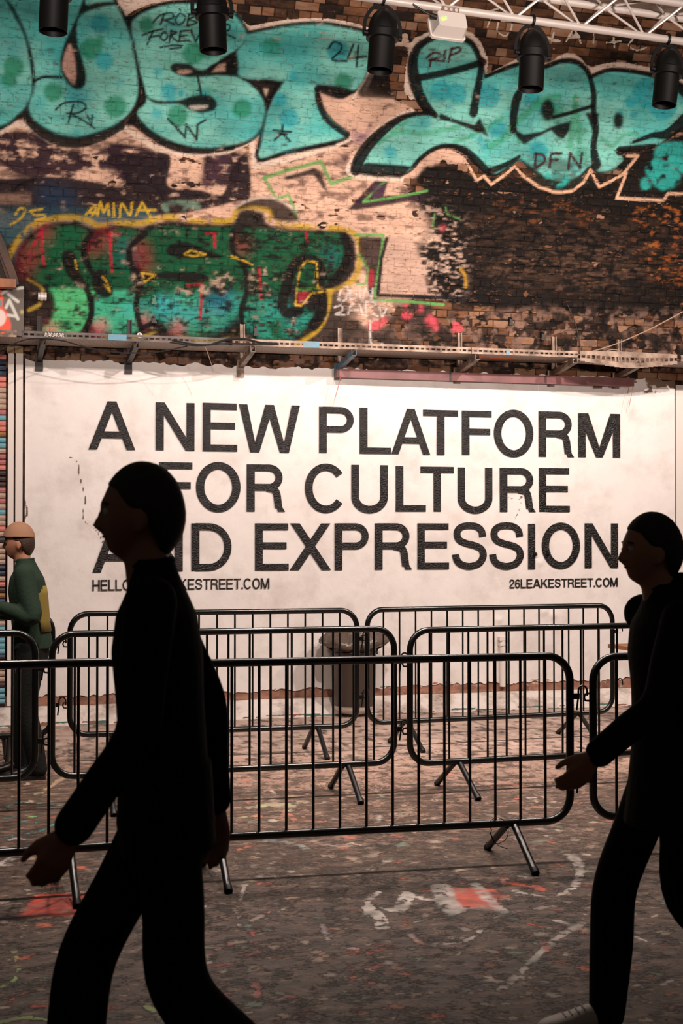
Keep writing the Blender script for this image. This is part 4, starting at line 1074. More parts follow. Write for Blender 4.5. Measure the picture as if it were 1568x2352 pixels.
# timber doorway head and painted board, upper left
Zb = 12.95
g = empty('timber_arch', Vector(on_wall((10, 650), YW - .30)[0])); tag(g, 'dark timber arch and beam over the doorway at the left edge', 'arch')
def pw(px, py, y): return Vector(on_wall((px, py), y)[0])
def kid(mb, name, mat, par, sm=False):
    o = mb.build(name, mat, None, sm=sm); o.parent = par; o.matrix_parent_inverse = par.matrix_basis.inverted(); return o
arcp = [(-60, 470), (-20, 505), (5, 545), (22, 590), (36, 625), (44, 652)]
mb = MB()
pts = bez(arcp, 4)
pin = [(p[0] - 16, p[1] + 6) for p in pts]
ring3 = [pw(p[0], p[1], YW - .36) for p in pts]; rin3 = [pw(p[0], p[1], YW - .36) for p in pin]
nn = len(pts); vs = []
for a, b in zip(ring3, rin3): vs += [a, b, a + Vector((0, .16, 0)), b + Vector((0, .16, 0))]
fs = []
for i in range(nn - 1):
    a, b = 4 * i, 4 * i + 4
    fs += [(a, a + 1, b + 1, b), (a + 2, b + 2, b + 3, a + 3), (a, b, b + 2, a + 2), (a + 1, a + 3, b + 3, b + 1)]
fs += [(0, 2, 3, 1), (4 * nn - 4, 4 * nn - 3, 4 * nn - 1, 4 * nn - 2)]
mb.add(vs, fs); kid(mb, 'arch_rib', M['timber'], g)
for a, b in ((-60, -34), (-33, -8), (-7, 17)):
    top = 505 if a < -40 else (520 if a < -10 else 560)
    kid(pxbox(MB(), a, b, top + 25, 640, YW - .26, .04), 'plank', M['timber_shaded'], g)
kid(pxbox(MB(), -60, 37, 641, 656, YW - .37, .1), 'beam', M['wood'], g)
kid(MB().beam(pw(0, 560, YW - .3), pw(30, 648, YW - .3), .04, .09), 'brace', M['timber'], g)
# board
a = on_wall((-70, 768), YW - .12)[0]; b = on_wall((55, 657), YW - .12)[0]
bx = np.linspace(a[0], b[0], 70); bz = np.linspace(a[2], b[2], 60)
Bc = Canvas(a[0] - .05, b[0] + .05, a[2] - .05, b[2] + .05, .004, lambda p: on_wall(p, YW - .12)[:, [0, 2]])
K = (0, 480, 6.53)
Bc.fill([(-900, 1000), (700, 1000), (700, 2200), (-900, 2200)], (98, 88, 80), K, 1, 0, False)
Bc.fill([(-460, 1150), (-60, 1180), (40, 1300), (50, 1480), (130, 1600), (120, 1850), (-460, 1850)], (232, 84, 54), K, 1, .004)
Bc.dot((-20, 1630), 110, (226, 206, 196), K, 1, .006, 130)
Bc.fill([(-20, 1360), (30, 1380), (20, 1460), (-20, 1470)], (120, 130, 130), K, 1, .004)
for qq in ([(30, 1270), (130, 1210), (340, 1180)], [(130, 1280), (270, 1390)], [(90, 1480), (140, 1370), (270, 1650)], [(120, 1590), (240, 1610)]):
    Bc.stroke(qq, 46, (206, 206, 196), K, .95, .01, False)
Bc.dot((175, 1210), 60, (46, 40, 36), K, .9, .02, 60); Bc.dot((330, 1545), 28, (206, 196, 120), K, .8, .01)
BX, BZ = np.meshgrid(bx, bz)
ii = np.arange(BX.size).reshape(BX.shape); n_ = BX.size
q = np.stack([ii[:-1, :-1], ii[:-1, 1:], ii[1:, 1:], ii[1:, :-1]], -1).reshape(-1, 4)
ring = np.concatenate([ii[0, :], ii[1:, -1], ii[-1, -2::-1], ii[-2:0:-1, 0]]); m_ = len(ring); k = np.arange(m_)
sk = np.stack([ring, n_ + k, n_ + (k + 1) % m_, ring[(k + 1) % m_]], -1)
vv = np.stack([BX.ravel(), np.full(n_, YW - .12), BZ.ravel()], -1); bk = vv[ring].copy(); bk[:, 1] += .1
me = fast_mesh('painted_board', np.concatenate([vv, bk]), np.concatenate([q, sk]))
set_paint(me, np.concatenate([Bc.read(BX.ravel(), BZ.ravel()), np.tile(np.append(lin((60, 54, 50)), 1), (m_, 1))]))
tag(link('painted_board', me, painted('sprayed_board', [(80, 70, 64), (110, 98, 90)], chip=.1, rough=.5, bump=.1)), 'grey board sprayed with orange and white letters below the timber arch', 'board')

# ------------------------------------------------------------------ the ground
F = Canvas(-2.6, 9.2, 2.4, 13.0, 0.011, lambda p: on_floor(p)[:, :2])
WHC = (222, 212, 202); ORG = (222, 96, 66); CN = (26, 26, 0.47)
def ch(q, wd, col, fr, al=.85, sm=True, th=.42): F.stroke(q, np.asarray(wd, float) * 1.7, col, fr, min(al + .12, 1), .016, sm, noise=(38, 38, th), seed=len(q))
F.fill([(155, 380), (395, 378), (350, 478), (90, 482)], (226, 70, 46), E, .95, .008, False, noise=(20, 20, .2))
F.fill([(510, 350), (730, 355), (745, 450), (540, 440)], (230, 100, 78), G, .95, .01, False, noise=(20, 20, .25))
for q, wd in (([(480, 345), (500, 400), (540, 455)], 60), ([(630, 335), (690, 400), (760, 460)], 34), ([(150, 440), (200, 480), (215, 530)], 40), ([(150, 470), (160, 400), (200, 370)], 22), ([(240, 440), (290, 450), (330, 380)], 44), ([(310, 370), (400, 400), (480, 410), (540, 440)], 30), ([(560, 450), (660, 440), (820, 460)], 16),
              ([(1060, 200), (1100, 250), (1100, 310), (1060, 360), (980, 390), (880, 380), (800, 365)], [34, 30, 24, 22, 16, 18, 14]), ([(750, 330), (770, 310), (830, 300), (900, 310)], 8), ([(890, 445), (980, 435)], 20), ([(340, 560), (380, 595), (460, 605), (560, 595), (640, 565), (660, 525)], [14, 16, 16, 18, 18, 12]),
              ([(750, 810), (820, 750), (880, 690), (960, 610), (1050, 550), (1110, 510)], [24, 22, 20, 22, 24, 30]), ([(1000, 500), (1100, 520)], 24), ([(1470, 790), (1530, 760), (1568, 735)], 12), ([(1470, 340), (1520, 400), (1520, 440)], 10), ([(1350, 570), (1440, 605)], 14), ([(30, 620), (120, 625)], 16), ([(1500, 290), (1490, 330)], 10)):
    ch(q, wd, WHC, G)
for q, wd in (([(170, 635), (280, 625)], 14), ([(80, 720), (160, 715), (200, 700)], 14), ([(80, 750), (100, 780), (180, 780)], 12), ([(340, 765), (370, 765)], 10), ([(690, 630), (730, 640)], 14), ([(980, 680), (1040, 690)], 12), ([(660, 735), (680, 740)], 12), ([(1470, 610), (1568, 605)], 10), ([(280, 490), (420, 515)], 10), ([(360, 580), (400, 605)], 12), ([(770, 330), (900, 345), (930, 360)], 30), ([(940, 600), (960, 640)], 14), ([(400, 365), (430, 365)], 12), ([(860, 510), (960, 530)], 14)):
    ch(q, wd, ORG, G, .7)
for q, wd, col in (([(0, 650), (60, 640)], 22, (178, 206, 130)), ([(0, 800), (60, 770), (85, 720), (70, 660)], 12, (178, 206, 130)), ([(0, 955), (120, 935), (240, 950), (300, 964)], 26, (170, 200, 120)), ([(660, 885), (720, 920), (770, 955)], [20, 30, 24], (176, 204, 130)), ([(90, 780), (170, 765), (290, 740)], 14, (40, 150, 120)), ([(40, 880), (60, 850), (120, 820)], 12, (190, 76, 46)), ([(150, 885), (230, 885)], 24, (196, 74, 46)), ([(120, 660), (160, 650)], 24, (150, 66, 40)), ([(230, 645), (280, 640)], 10, (150, 66, 40)),
                   ([(865, 785), (880, 820), (885, 885)], 14, (214, 70, 66)), ([(885, 885), (955, 880)], 10, (214, 70, 66)), ([(1135, 550), (1155, 605)], 12, (214, 80, 66)), ([(1150, 780), (1160, 840)], 18, (200, 70, 66)), ([(1010, 830), (1020, 915)], 14, (190, 76, 66)), ([(870, 715), (930, 710), (1040, 690)], 12, (214, 76, 60)), ([(870, 700), (880, 670), (960, 650)], 10, (214, 76, 60)), ([(1110, 655), (1165, 640)], 10, (214, 76, 60)), ([(1290, 840), (1320, 840)], 18, (200, 76, 66)), ([(1035, 600), (1040, 615)], 12, (214, 76, 60)), ([(700, 670), (790, 655), (820, 640)], 12, (200, 180, 150)), ([(690, 770), (750, 740)], 22, (190, 170, 140)), ([(1060, 450), (1075, 520)], 10, (200, 180, 170)), ([(1100, 340), (1080, 410)], 10, (200, 190, 180)), ([(1130, 500), (1200, 470), (1290, 440)], 16, (206, 186, 166)), ([(1290, 400), (1360, 390)], 18, (200, 170, 140)), ([(1450, 520), (1480, 590), (1520, 600)], 14, (190, 180, 176)), ([(820, 775), (850, 778)], 8, (90, 170, 180)), ([(860, 640), (960, 610)], 10, (200, 170, 110)),
                   ([(0, 245), (60, 210), (110, 190)], 16, WHC), ([(0, 250), (40, 248)], 18, WHC)):
    ch(q, wd, col, E, .9)
TQ = (66, 176, 164)
for q, wd, col in (([(0, 1120), (90, 1085), (200, 1085), (310, 1095), (350, 1110)], 14, TQ), ([(350, 1100), (340, 1150), (270, 1200), (180, 1235), (60, 1255), (0, 1270)], [16, 18, 16, 16, 14, 14], TQ), ([(20, 1165), (100, 1150), (200, 1160)], 16, TQ), ([(100, 1180), (180, 1185)], 16, TQ), ([(110, 1150), (170, 1155)], 20, (170, 200, 110)), ([(40, 1280), (90, 1265), (140, 1280)], 12, WHC), ([(0, 1285), (60, 1270)], 8, (150, 90, 80)), ([(160, 1045), (230, 1030)], 10, (176, 170, 90)), ([(230, 1020), (330, 950)], 18, (160, 140, 100)), ([(400, 830), (480, 800), (400, 850), (430, 880), (510, 880)], 10, (190, 180, 150)), ([(340, 830), (420, 805)], 10, (180, 170, 140)), ([(510, 880), (580, 885)], 14, (180, 170, 140)), ([(0, 1400), (80, 1370), (140, 1340)], 14, WHC), ([(390, 725), (440, 725)], 10, (200, 84, 70)), ([(610, 725), (650, 728)], 8, (200, 84, 70)),
                   ([(1040, 1200), (1120, 1215), (1210, 1190)], 10, (176, 160, 140)), ([(1290, 1110), (1400, 1090), (1500, 1100)], 30, (168, 196, 140)), ([(1240, 1160), (1330, 1150)], 20, (176, 196, 140)), ([(1100, 1130), (1220, 1110)], 16, (190, 90, 70)), ([(1470, 1170), (1560, 1160)], 16, (200, 110, 80)), ([(1000, 830), (1080, 840), (1040, 860), (950, 850)], 12, (176, 160, 130)), ([(1380, 970), (1470, 965)], 14, (200, 90, 90)), ([(1480, 715), (1530, 712)], 8, (130, 160, 190)), ([(1400, 1060), (1568, 1040)], 24, (190, 170, 130))):
    ch(q, wd, col, H, .8)
for q, wd, col in (([(0, 1100), (120, 1090), (220, 1080)], 40, (168, 190, 140)), ([(90, 1165), (200, 1175), (330, 1180)], 18, (206, 120, 90)), ([(400, 1060), (500, 1040)], 20, (196, 176, 150)), ([(240, 1000), (320, 985)], 18, (200, 186, 130)), ([(80, 970), (140, 965)], 12, (206, 110, 110)), ([(1190, 990), (1270, 985), (1330, 1000)], 22, (206, 110, 90)), ([(1380, 1060), (1450, 1055)], 20, (206, 200, 196)), ([(1360, 1000), (1430, 995)], 16, (206, 200, 196)), ([(1110, 970), (1180, 965)], 16, (206, 150, 140)), ([(800, 760), (860, 720)], 10, (220, 200, 186)), ([(1040, 740), (1160, 735), (1210, 720)], 12, (214, 150, 130)), ([(1220, 740), (1290, 738)], 12, (206, 130, 110)), ([(150, 820), (230, 830)], 8, (210, 200, 190)), ([(600, 1180), (610, 1150)], 12, (190, 200, 196)), ([(0, 1280), (160, 1290), (230, 1320)], 22, (180, 196, 190)), ([(330, 1300), (420, 1310)], 16, (190, 190, 186)), ([(620, 1330), (700, 1330)], 12, (180, 160, 140)), ([(960, 690), (1060, 690)], 14, (206, 130, 100)), ([(120, 700), (200, 715)], 14, (150, 170, 190)), ([(1430, 620), (1540, 640)], 16, (206, 150, 120))):
    ch(q, wd, col, I, .8)
rf = random.Random(9)
# chalk dust over the road, painted paler by the kerb for the lamplight there
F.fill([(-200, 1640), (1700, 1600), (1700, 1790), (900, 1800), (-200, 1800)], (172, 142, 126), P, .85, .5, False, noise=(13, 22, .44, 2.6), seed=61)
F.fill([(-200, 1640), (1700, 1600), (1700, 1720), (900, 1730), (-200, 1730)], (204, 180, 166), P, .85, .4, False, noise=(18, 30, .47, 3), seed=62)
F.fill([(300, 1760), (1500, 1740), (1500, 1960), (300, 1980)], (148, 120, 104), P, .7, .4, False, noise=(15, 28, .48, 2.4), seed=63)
F.fill([(-200, 1900), (1700, 1880), (1700, 2400), (-200, 2400)], (52, 40, 33), P, .6, .3, False, noise=(12, 16, .5, 2.0), seed=64)  # near road painted darker, fall-off of the lamplight put into the colour
for k in range(1700):       # scuffs and scraps of old chalk
    px, py = rf.uniform(-100, 1660), rf.uniform(1650, 2350)
    sc = (py - 1230) / 700
    F.dot((px, py), rf.uniform(3, 17) * sc, rf.choice([(196, 180, 164), (176, 150, 128), (206, 110, 80), (150, 136, 124), (190, 170, 150), (120, 140, 120), (30, 25, 22), (30, 25, 22)]), P, rf.uniform(.55, .95), .015, rf.uniform(1.2, 4.5) * sc, noise=(26, 26, .48), seed=k)
ys = [-4, -2, 0, 1.2, 2.0]
rows = on_floor([(784, y) for y in np.arange(2700, 1636, -3.2)])
ys = np.concatenate([ys, rows[rows[:, 1] > 2.4][:, 1], [12.95, 13.1]])
xs = np.concatenate([[-5, -4, -3, -2, -1.4], np.arange(-1.0, 7.8, 0.0105), [8.2, 9, 10, 11]])
FX, FY = np.meshgrid(xs, ys)
ii = np.arange(FX.size).reshape(FX.shape)
q = np.stack([ii[:-1, :-1], ii[:-1, 1:], ii[1:, 1:], ii[1:, :-1]], -1).reshape(-1, 4)
me = fast_mesh('floor', np.stack([FX.ravel(), FY.ravel(), np.zeros(FX.size)], -1), q)
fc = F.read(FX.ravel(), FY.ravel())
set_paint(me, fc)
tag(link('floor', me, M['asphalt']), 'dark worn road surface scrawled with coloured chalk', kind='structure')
del F

# ------------------------------------------------------------------ lighting truss, floodlights, lantern cans
TA, TB = at(880, 0, 8.66), at(1568, 95, 9.39)
TB.z = TA.z = (TA.z + TB.z) / 2
td = (TB - TA).normalized()
tn = Vector((-td.y, td.x, 0))            # towards the wall
def tpos(x): return TA + td * ((x - TA.x) / td.x)
T0, T1 = tpos(-2.2), tpos(8.6)
truss = tag(empty('lighting_truss', T0), 'silver triangular lighting truss crossing the top right corner', 'truss')
LT = (T1 - T0).length
offs = [Vector((0, 0, 0)), -tn * .115 + Vector((0, 0, .20)), tn * .115 + Vector((0, 0, .20))]
for o_ in offs:
    MB().tube([o_, td * LT + o_], .025, 14).build('chord', M['alu'], truss, sm=True)
NB = 46
step = LT / NB
lm = {}
for k, (i, j) in enumerate(((0, 1), (0, 2), (1, 2))):
    for s in range(NB):
        a, b = (offs[i], offs[j]) if s % 2 == 0 else (offs[j], offs[i])
        key = (k, s % 2)
        if key not in lm:
            lm[key] = MB().tube([a, td * step + b], .0085, 8).mesh('lacing', True); lm[key].materials.append(M['alu'])
        link('lacing', lm[key], None, truss, td * (s * step))
# second, perforated tray on the roof behind the truss
rt = MB(); pa, pb = at(1370, -14, 9.9), at(1640, 30, 10.3)
rd = (pb - pa).normalized()
roof_tray = tag(empty('roof_cable_tray', pa), 'perforated metal tray behind the truss in the top right corner', 'cable tray')
for s_, nm in ((0, 'tray_base'),):
    MB().beam((0, 0, 0), rd * 2.6, .30, .006).build('tray_base', M['galv'], roof_tray)
for k in range(44):
    MB().beam(rd * (k * .06) + Vector((0, -.16, .0)), rd * (k * .06 + .035) + Vector((0, -.16, 0)), .006, .05).build('flange_tab', M['galv'], roof_tray) if k < 44 else None
MB().beam(Vector((0, -.16, .03)), rd * 2.6 + Vector((0, -.16, .03)), .006, .012).build('flange_edge', M['galv'], roof_tray)

def flood(x, label, inframe=False):
    p = tpos(x)
    r = tag(empty('floodlight', p + Vector((0, 0, -.105)), math.atan2(td.y, td.x)), label, 'floodlight', 'white floodlights clamped to the truss')
    tilt = Matrix.Rotation(math.radians(-20), 3, 'X')
    b = MB()
    prof = [(-.11, -.055), (-.095, -.07), (.095, -.07), (.11, -.055), (.11, .055), (.095, .07), (-.095, .07), (-.11, .055)]
    b.prism(prof, lambda q: tilt @ Vector((q[0] * .86, -.06, q[1] * .8)), lambda q: tilt @ Vector((q[0], .045, q[1])))
    b.build('housing', M['white_box'], r)
    b2 = MB(); b2.prism([(q[0] * 1.08, q[1] * 1.08) for q in prof], lambda q: tilt @ Vector((q[0], .03, q[1])), lambda q: tilt @ Vector((q[0], .048, q[1])))
    b2.build('rim', M['white_box'], r)
    b3 = MB(); b3.prism([(q[0] * .9, q[1] * .9) for q in prof], lambda q: tilt @ Vector((q[0], .046, q[1])), lambda q: tilt @ Vector((q[0], .052, q[1])))
    b3.build('lens', M['lens'], r)
    MB().box((0, 0, .085), (.12, .05, .05)).build('mount_bracket', M['galv'], r)
    for sx in (-.035, 0, .035):
        MB().tube([(sx, -.028, .09), (sx, -.036, .09)], .011, 10).build('bolt', M['alu'], r)
    for k in range(3):
        MB().box(tilt @ Vector((-.07 + k * .012, -.062, -.01 + .006 * k)), (.006, .006, .02)).build('status_light', M['led'], r)
    MB().tube(bez([(-.10, -.03, .03), (-.16, -.03, .05), (-.24, -.02, .09), (-.30, 0, .15), (-.32, 0, .2)], 5), .007, 8).build('lead', M['cable'], r, sm=True)
    MB().tube([(-.09, -.03, .03), (-.135, -.03, .04)], .016, 10).build('cable_gland', M['cable'], r, sm=True)
    return r
FL = []
for i, (x, wt, bl) in enumerate(FLOODS):
    r = flood(x, ('white floodlight at the left end of the truss', 'small white floodlight box with green status lights under the truss', 'white floodlight past the last lantern on the truss', 'white floodlight at the far right end of the truss')[i])
    ld = bpy.data.lights.new('flood_lamp', 'SPOT')
    ld.energy = wt; ld.color = LAMP_COL; ld.spot_size = math.radians(FLOOD_ANGLE); ld.spot_blend = bl; ld.shadow_soft_size = 0.05
    lo = bpy.data.objects.new('flood_lamp', ld); COL.objects.link(lo)
    p = tpos(x) + Vector((0, 0, -.11)) + tn * .12
    lo.location = p
    tgt = Vector((x + .2, YW, AIMZ))
    lo.rotation_euler = (tgt - p).to_track_quat('-Z', 'Y').to_euler()

for i, (x, y, z, tg, wt) in enumerate(OPPOSITE):  # unseen lamps added to brighten the upper vault and the truss
    r = tag(empty('floodlight', (x, y, z), 0.0), ('added floodlight behind the camera on the left, lighting the vault', 'added floodlight behind the camera on the right, lighting the vault')[i], 'floodlight')
    MB().box((0, 0, 0), (.36, .10, .28)).build('housing', M['can_black'], r)
    MB().box((0, .053, 0), (.32, .008, .24)).build('lens', M['lens'], r)
    MB().tube([(0, -.03, -.14), (0, -.03, -z)], .022, 10).build('stand', M['can_black'], r, sm=True)
    ld = bpy.data.lights.new('vault_fill', 'SPOT'); ld.energy = wt; ld.color = LAMP_COL; ld.spot_size = math.radians(36); ld.spot_blend = .9; ld.shadow_soft_size = .3
    lo = bpy.data.objects.new('vault_fill', ld); COL.objects.link(lo); lo.location = (x, y + .16, z)
    lo.rotation_euler = (Vector(tg) - lo.location).to_track_quat('-Z', 'Y').to_euler()

def lantern(px, ytop, ybot, tilt, label):
    # hangs below the chord at the picture column px
    u = None
    d = ray((px, 40))[0]
    A2 = np.array([[d[0], -td.x], [d[1], -td.y]]); sol = np.linalg.solve(A2, np.array([TA.x, TA.y]))
    p = TA + td * sol[1]
    r = tag(empty('stage_lantern', p, math.atan2(td.y, td.x)), label, 'stage light', 'black stage lanterns hanging from the truss')
    R_ = Matrix.Rotation(math.radians(tilt), 3, 'Y')
    top = -0.055
    c = Vector((0, 0, top - .16))
    body = MB().lathe([(.02, -.085), (.070, -.10), (.076, -.224), (.080, -.225), (.080, -.02), (.082, .0)], 28, c, R_)
    body.build('barrel', M['can_black'], r, sm=True)
    MB().lathe([(.012, -.14), (.03, -.125), (.034, -.10), (.012, -.088)], 16, c, R_).build('bulb', M['lens'], r, sm=True)
    MB().lathe([(.086, -.035), (.099, -.03), (.101, .012), (.094, .02), (.086, .022)], 28, c, R_).build('collar', M['can_black'], r, sm=True)
    dome = [(.090, .018), (.089, .05), (.081, .085), (.065, .118), (.043, .143), (.02, .155), (.002, .158)]
    MB().lathe(dome, 28, c, R_).build('dome', M['can_black'], r, sm=True)
    for sx in (-1, 1):
        MB().tube([c + R_ @ Vector((sx * .098, 0, -.005)), c + R_ @ Vector((sx * .125, 0, -.005))], .016, 12).build('knob', M['can_black'], r, sm=True)
    arch = [c + Vector((sx, 0, sz)) for sx, sz in ((-.116, -.02), (-.118, .04), (-.105, .095), (-.07, .15), (-.03, .175), (.03, .175), (.07, .15), (.105, .095), (.118, .04), (.116, -.02))]
    yk = MB()
    pp = bez(arch, 3)
    for i in range(len(pp) - 1):
        yk.beam(pp[i], pp[i + 1], .022, .005, up=(0, 1, 0.001))
    yk.build('yoke', M['can_black'], r)
    MB().tube([(0, -.012, 0) if False else (.0, .032 * math.cos(t), .032 * math.sin(t)) for t in np.linspace(-.6, 5.2, 14)], .009, 8).build('clamp', M['can_black'], r, sm=True)
    MB().tube([(0, 0, -.03), (0, 0, top + .02)], .009, 8).build('clamp_bolt', M['can_black'], r, sm=True)
    ld = bpy.data.lights.new('lantern_lamp', 'SPOT')
    ld.energy = LANTERN_W; ld.color = LAMP_COL; ld.spot_size = math.radians(96); ld.spot_blend = 1.0; ld.shadow_soft_size = 0.05
    lo = bpy.data.objects.new('lantern_lamp', ld); COL.objects.link(lo)
    lo.location = p + c + R_ @ Vector((0, 0, -.235))
    return r
for px, t, lab in ((125, 2, 'black lantern leftmost on the truss, only its lower barrel in view'), (487, -2, 'second black lantern from the left, hanging in front of a two-line marker tag'), (878, 4, 'black lantern hanging beside the number 24'), (1222, 3, 'black lantern hanging in the middle of the right turquoise word'), (1532, 7, 'black lantern rightmost on the truss')):
    lantern(px, 0, 0, t, lab)

# ------------------------------------------------------------------ cable tray on brackets along the springing
TZ = 3.405
def tray(x0, x1, label, sag=None, yoff=0.0, fm='galv'):
    r = tag(empty('cable_tray', ((x0 + x1) / 2, YW, TZ)), label, 'cable tray', 'galvanised cable trays along the wall')
    L2 = (x1 - x0) / 2
    zf = sag or (lambda u: 0.0)
    us = np.linspace(-L2, L2, max(int((x1 - x0) / .1), 2))
    yf, yb = -.575 + yoff, -.10
    b = MB()
    vs = []; fs = []
    for u in us:
        for y, fz in ((yf, 1.0), ((yf + yb) / 2, .45), (yb, 0.0)):
            vs.append((u, y, zf(u) * fz)); 
    nn = len(us)
    for i in range(nn - 1):
        for k in range(2):
            a = i * 3 + k; fs.append((a, a + 1, a + 4, a + 3))
    n0 = len(vs)
    vs += [(v[0], v[1], v[2] + .004) for v in vs]; fs += [tuple(n0 + i for i in f[::-1]) for f in fs]
    b.add(vs, fs); b.build('tray_base', M['tray_base'], r)
    fl = MB(); pitch = .052; hh = .058
    u = -L2
    fh = lambda u: hh * (1 + (2.0 * -zf(u) / .1 if zf(u) < 0 else 0))
    while u < L2 - pitch:
        z0 = zf(u); H_ = fh(u)
        fl.box((u + pitch / 2, yf, z0 + H_ * .17), (pitch, .004, H_ * .34)); fl.box((u + pitch / 2, yf, z0 + H_ * .83), (pitch, .004, H_ * .34))
        fl.box((u + .007, yf, z0 + H_ * .5), (.008, .004, H_ * .33)); fl.box((u + .018, yf, z0 + H_ * .5), (.006, .004, H_ * .33))
        fl.box((u + pitch / 2, yf + .012, z0 + H_), (pitch, .024, .004))
        u += pitch
    fl.build('slotted_flange', M[fm], r)
    MB().box((0, yb, .03), (2 * L2, .004, .058)).build('rear_flange', M['galv'], r)
    return r
def perforated():
    m, nt, b = new_mat('perforated_steel')
    L = nt.links.new
    tc = nd(nt, 'ShaderNodeTexCoord')
    bt = nd(nt, 'ShaderNodeTexBrick'); bt.inputs['Scale'].default_value = 1.0; bt.inputs['Brick Width'].default_value = .05; bt.inputs['Row Height'].default_value = .028
    bt.inputs['Mortar Size'].default_value = .009; bt.inputs['Mortar Smooth'].default_value = .2
    bt.inputs['Color1'].default_value = (.012, .009, .008, 1); bt.inputs['Color2'].default_value = (.02, .015, .012, 1); bt.inputs['Mortar'].default_value = (.42, .33, .27, 1)
    L(tc.outputs['Object'], bt.inputs['Vector']); L(bt.outputs['Color'], b.inputs['Base Color'])
    b.inputs['Roughness'].default_value = .6; b.inputs['Metallic'].default_value = .2
    return m
M['tray_base'] = perforated()
M['black_spray'] = simple('black_sprayed_steel', (34, 29, 27), .5, col2=(110, 96, 88), vscale=5)
def sagf(u): return -.085 * math.exp(-((u + .05) / .5) ** 2)
xs_ = [X0, wx(40), wx(505), wx(1035), wx(1275), wx(1500), X1]
labs = ['pale length of cable tray in front of the timber doorway', 'dark painted length of cable tray above the green graffiti letters', 'rusty length of cable tray left of the plum trunking joint', 'length of cable tray with orange paint on its underside', 'sagging buckled length of cable tray above the word PLATFORM end', 'length of cable tray running out at the right edge']
for i in range(6):
    tray(xs_[i] + .002, xs_[i + 1] - .002, labs[i], sagf if i == 4 else None, -.006 if i == 4 else 0, 'black_spray' if i == 1 else 'galv')
TRAYS = [o for o in bpy.data.objects if o.name.startswith('cable_tray')]
M['orange'] = simple('orange_spray', (226, 112, 34), .6, col2=(170, 96, 50), vscale=30)
M['skyblue'] = simple('sky_blue_spray', (92, 150, 176), .6, col2=(120, 130, 130), vscale=20)
M['chalkwhite'] = simple('white_marker', (226, 220, 212), .6)
def patch(tr, px0, px1, y0, y1, mat, seed):
    q = random.Random(seed); o = TRAYS[tr]
    a, b = wx(px0) - o.location.x, wx(px1) - o.location.x
    t = [2 * math.pi * k / 14 for k in range(14)]
    pl = [((a + b) / 2 + (b - a) / 2 * math.cos(u) * q.uniform(.75, 1.1), (y0 + y1) / 2 + (y1 - y0) / 2 * math.sin(u) * q.uniform(.7, 1.1)) for u in t]
    MB().prism(pl, lambda p: (p[0], p[1], -.0015), lambda p: (p[0], p[1], -.004)).build('paint_patch', mat, o)
patch(3, 1052, 1082, -.52, -.30, M['orange'], 1); patch(3, 1092, 1150, -.46, -.24, M['orange'], 2)
def fpatch(tr, px0, px1, mat):
    o = TRAYS[tr]; a, b = wx(px0) - o.location.x, wx(px1) - o.location.x
    MB().box(((a + b) / 2, -.5785, .029), (b - a, .003, .052)).build('paint_patch', mat, o)
fpatch(1, 232, 272, M['skyblue']); fpatch(2, 662, 698, M['skyblue']); fpatch(3, 1112, 1120, M['skyblue']); fpatch(5, 1545, 1575, M['skyblue'])
o = TRAYS[1]; sx0 = wx(92) - o.location.x
for k in range(7):
    u = sx0 + k * .024
    MB().tube(bez([(u, -.581, .014), (u + .004, -.581, .045), (u + .014, -.581, .040), (u + .010, -.581, .022), (u + .020, -.581, .014 + .012 * (k % 2))], 4), .003, 6).build('marker_tag', M['chalkwhite'], o)
BRX = [80, 285, 543, 766, 1040, 1256, 1405]
blab = ['first tray bracket from the left', 'second tray bracket from the left, beside the white disc', 'tray bracket above the letter W of NEW', 'blue painted tray bracket at the left end of the plum trunking', 'tray bracket above the letter F of PLATFORM', 'tray bracket left of the sagging tray', 'tray bracket right of the sagging tray']
M['blue_steel'] = simple('blue_sprayed_steel', (70, 130, 160), .5, col2=(90, 80, 72), vscale=9)
for px, lb in zip(BRX, blab):
    x = wx(px + 8)
    r = tag(empty('tray_bracket', (x, YW - .03, 3.27)), lb, 'bracket', 'cantilever brackets under the cable tray')
    mt = M['blue_steel'] if px == 766 else M['galv'] if px > 500 else M['dark_metal']
    arm = MB(); a, b = Vector((0, 0, .02)), Vector((0, -.56, .105))
    for dx in (-.021, .021): arm.beam(a + Vector((dx, 0, 0)), b + Vector((dx, 0, 0)), .004, .05)
    arm.beam(a + Vector((0, 0, -.025)), b + Vector((0, 0, -.025)), .044, .004)
    arm.build('arm', mt, r)
    MB().box((0, .012, -.01), (.07, .012, .16)).build('wall_plate', mt, r)
    st = MB()
    for dx in (-.019, .019): st.box((dx, -.06, .24), (.006, .035, .32))
    st.box((0, -.043, .24), (.044, .004, .32))
    st.build('strut', M['galv'] if px > 500 else M['dark_metal'], r)
    MB().tube([(0, -.03, .18), (0, -.075, .18)], .012, 6).build('bolt', M['galv'], r)
# plum trunking under the tray
xa, xm, xn, xz = wx(765), wx(1020), wx(1237), wx(1441)
for a, b, lb in ((xa, xm, 'left length of plum trunking under the cable tray'), (xm, xn, 'middle length of plum trunking under the cable tray'), (xn, xz, 'right length of plum trunking under the cable tray')):
    r = tag(empty('trunking', ((a + b) / 2, YW - .10, 3.235)), lb, 'trunking', 'plum trunking lengths')
    L_ = b - a - .004
    MB().box((0, 0, .0), (L_, .10, .075)).build('channel', M['pink_pipe'], r)
    MB().box((0, -.053, -.002), (L_, .005, .082)).build('cover', M['pink_pipe'], r)
    MB().box((-L_ / 2 + .01, -.057, 0), (.012, .004, .086)).build('joint_strap', M['dark_metal'], r)
    for q in (-.3, .3): MB().box((q * L_, .073, .0), (.05, .046, .06)).build('standoff', M['dark_metal'], r)

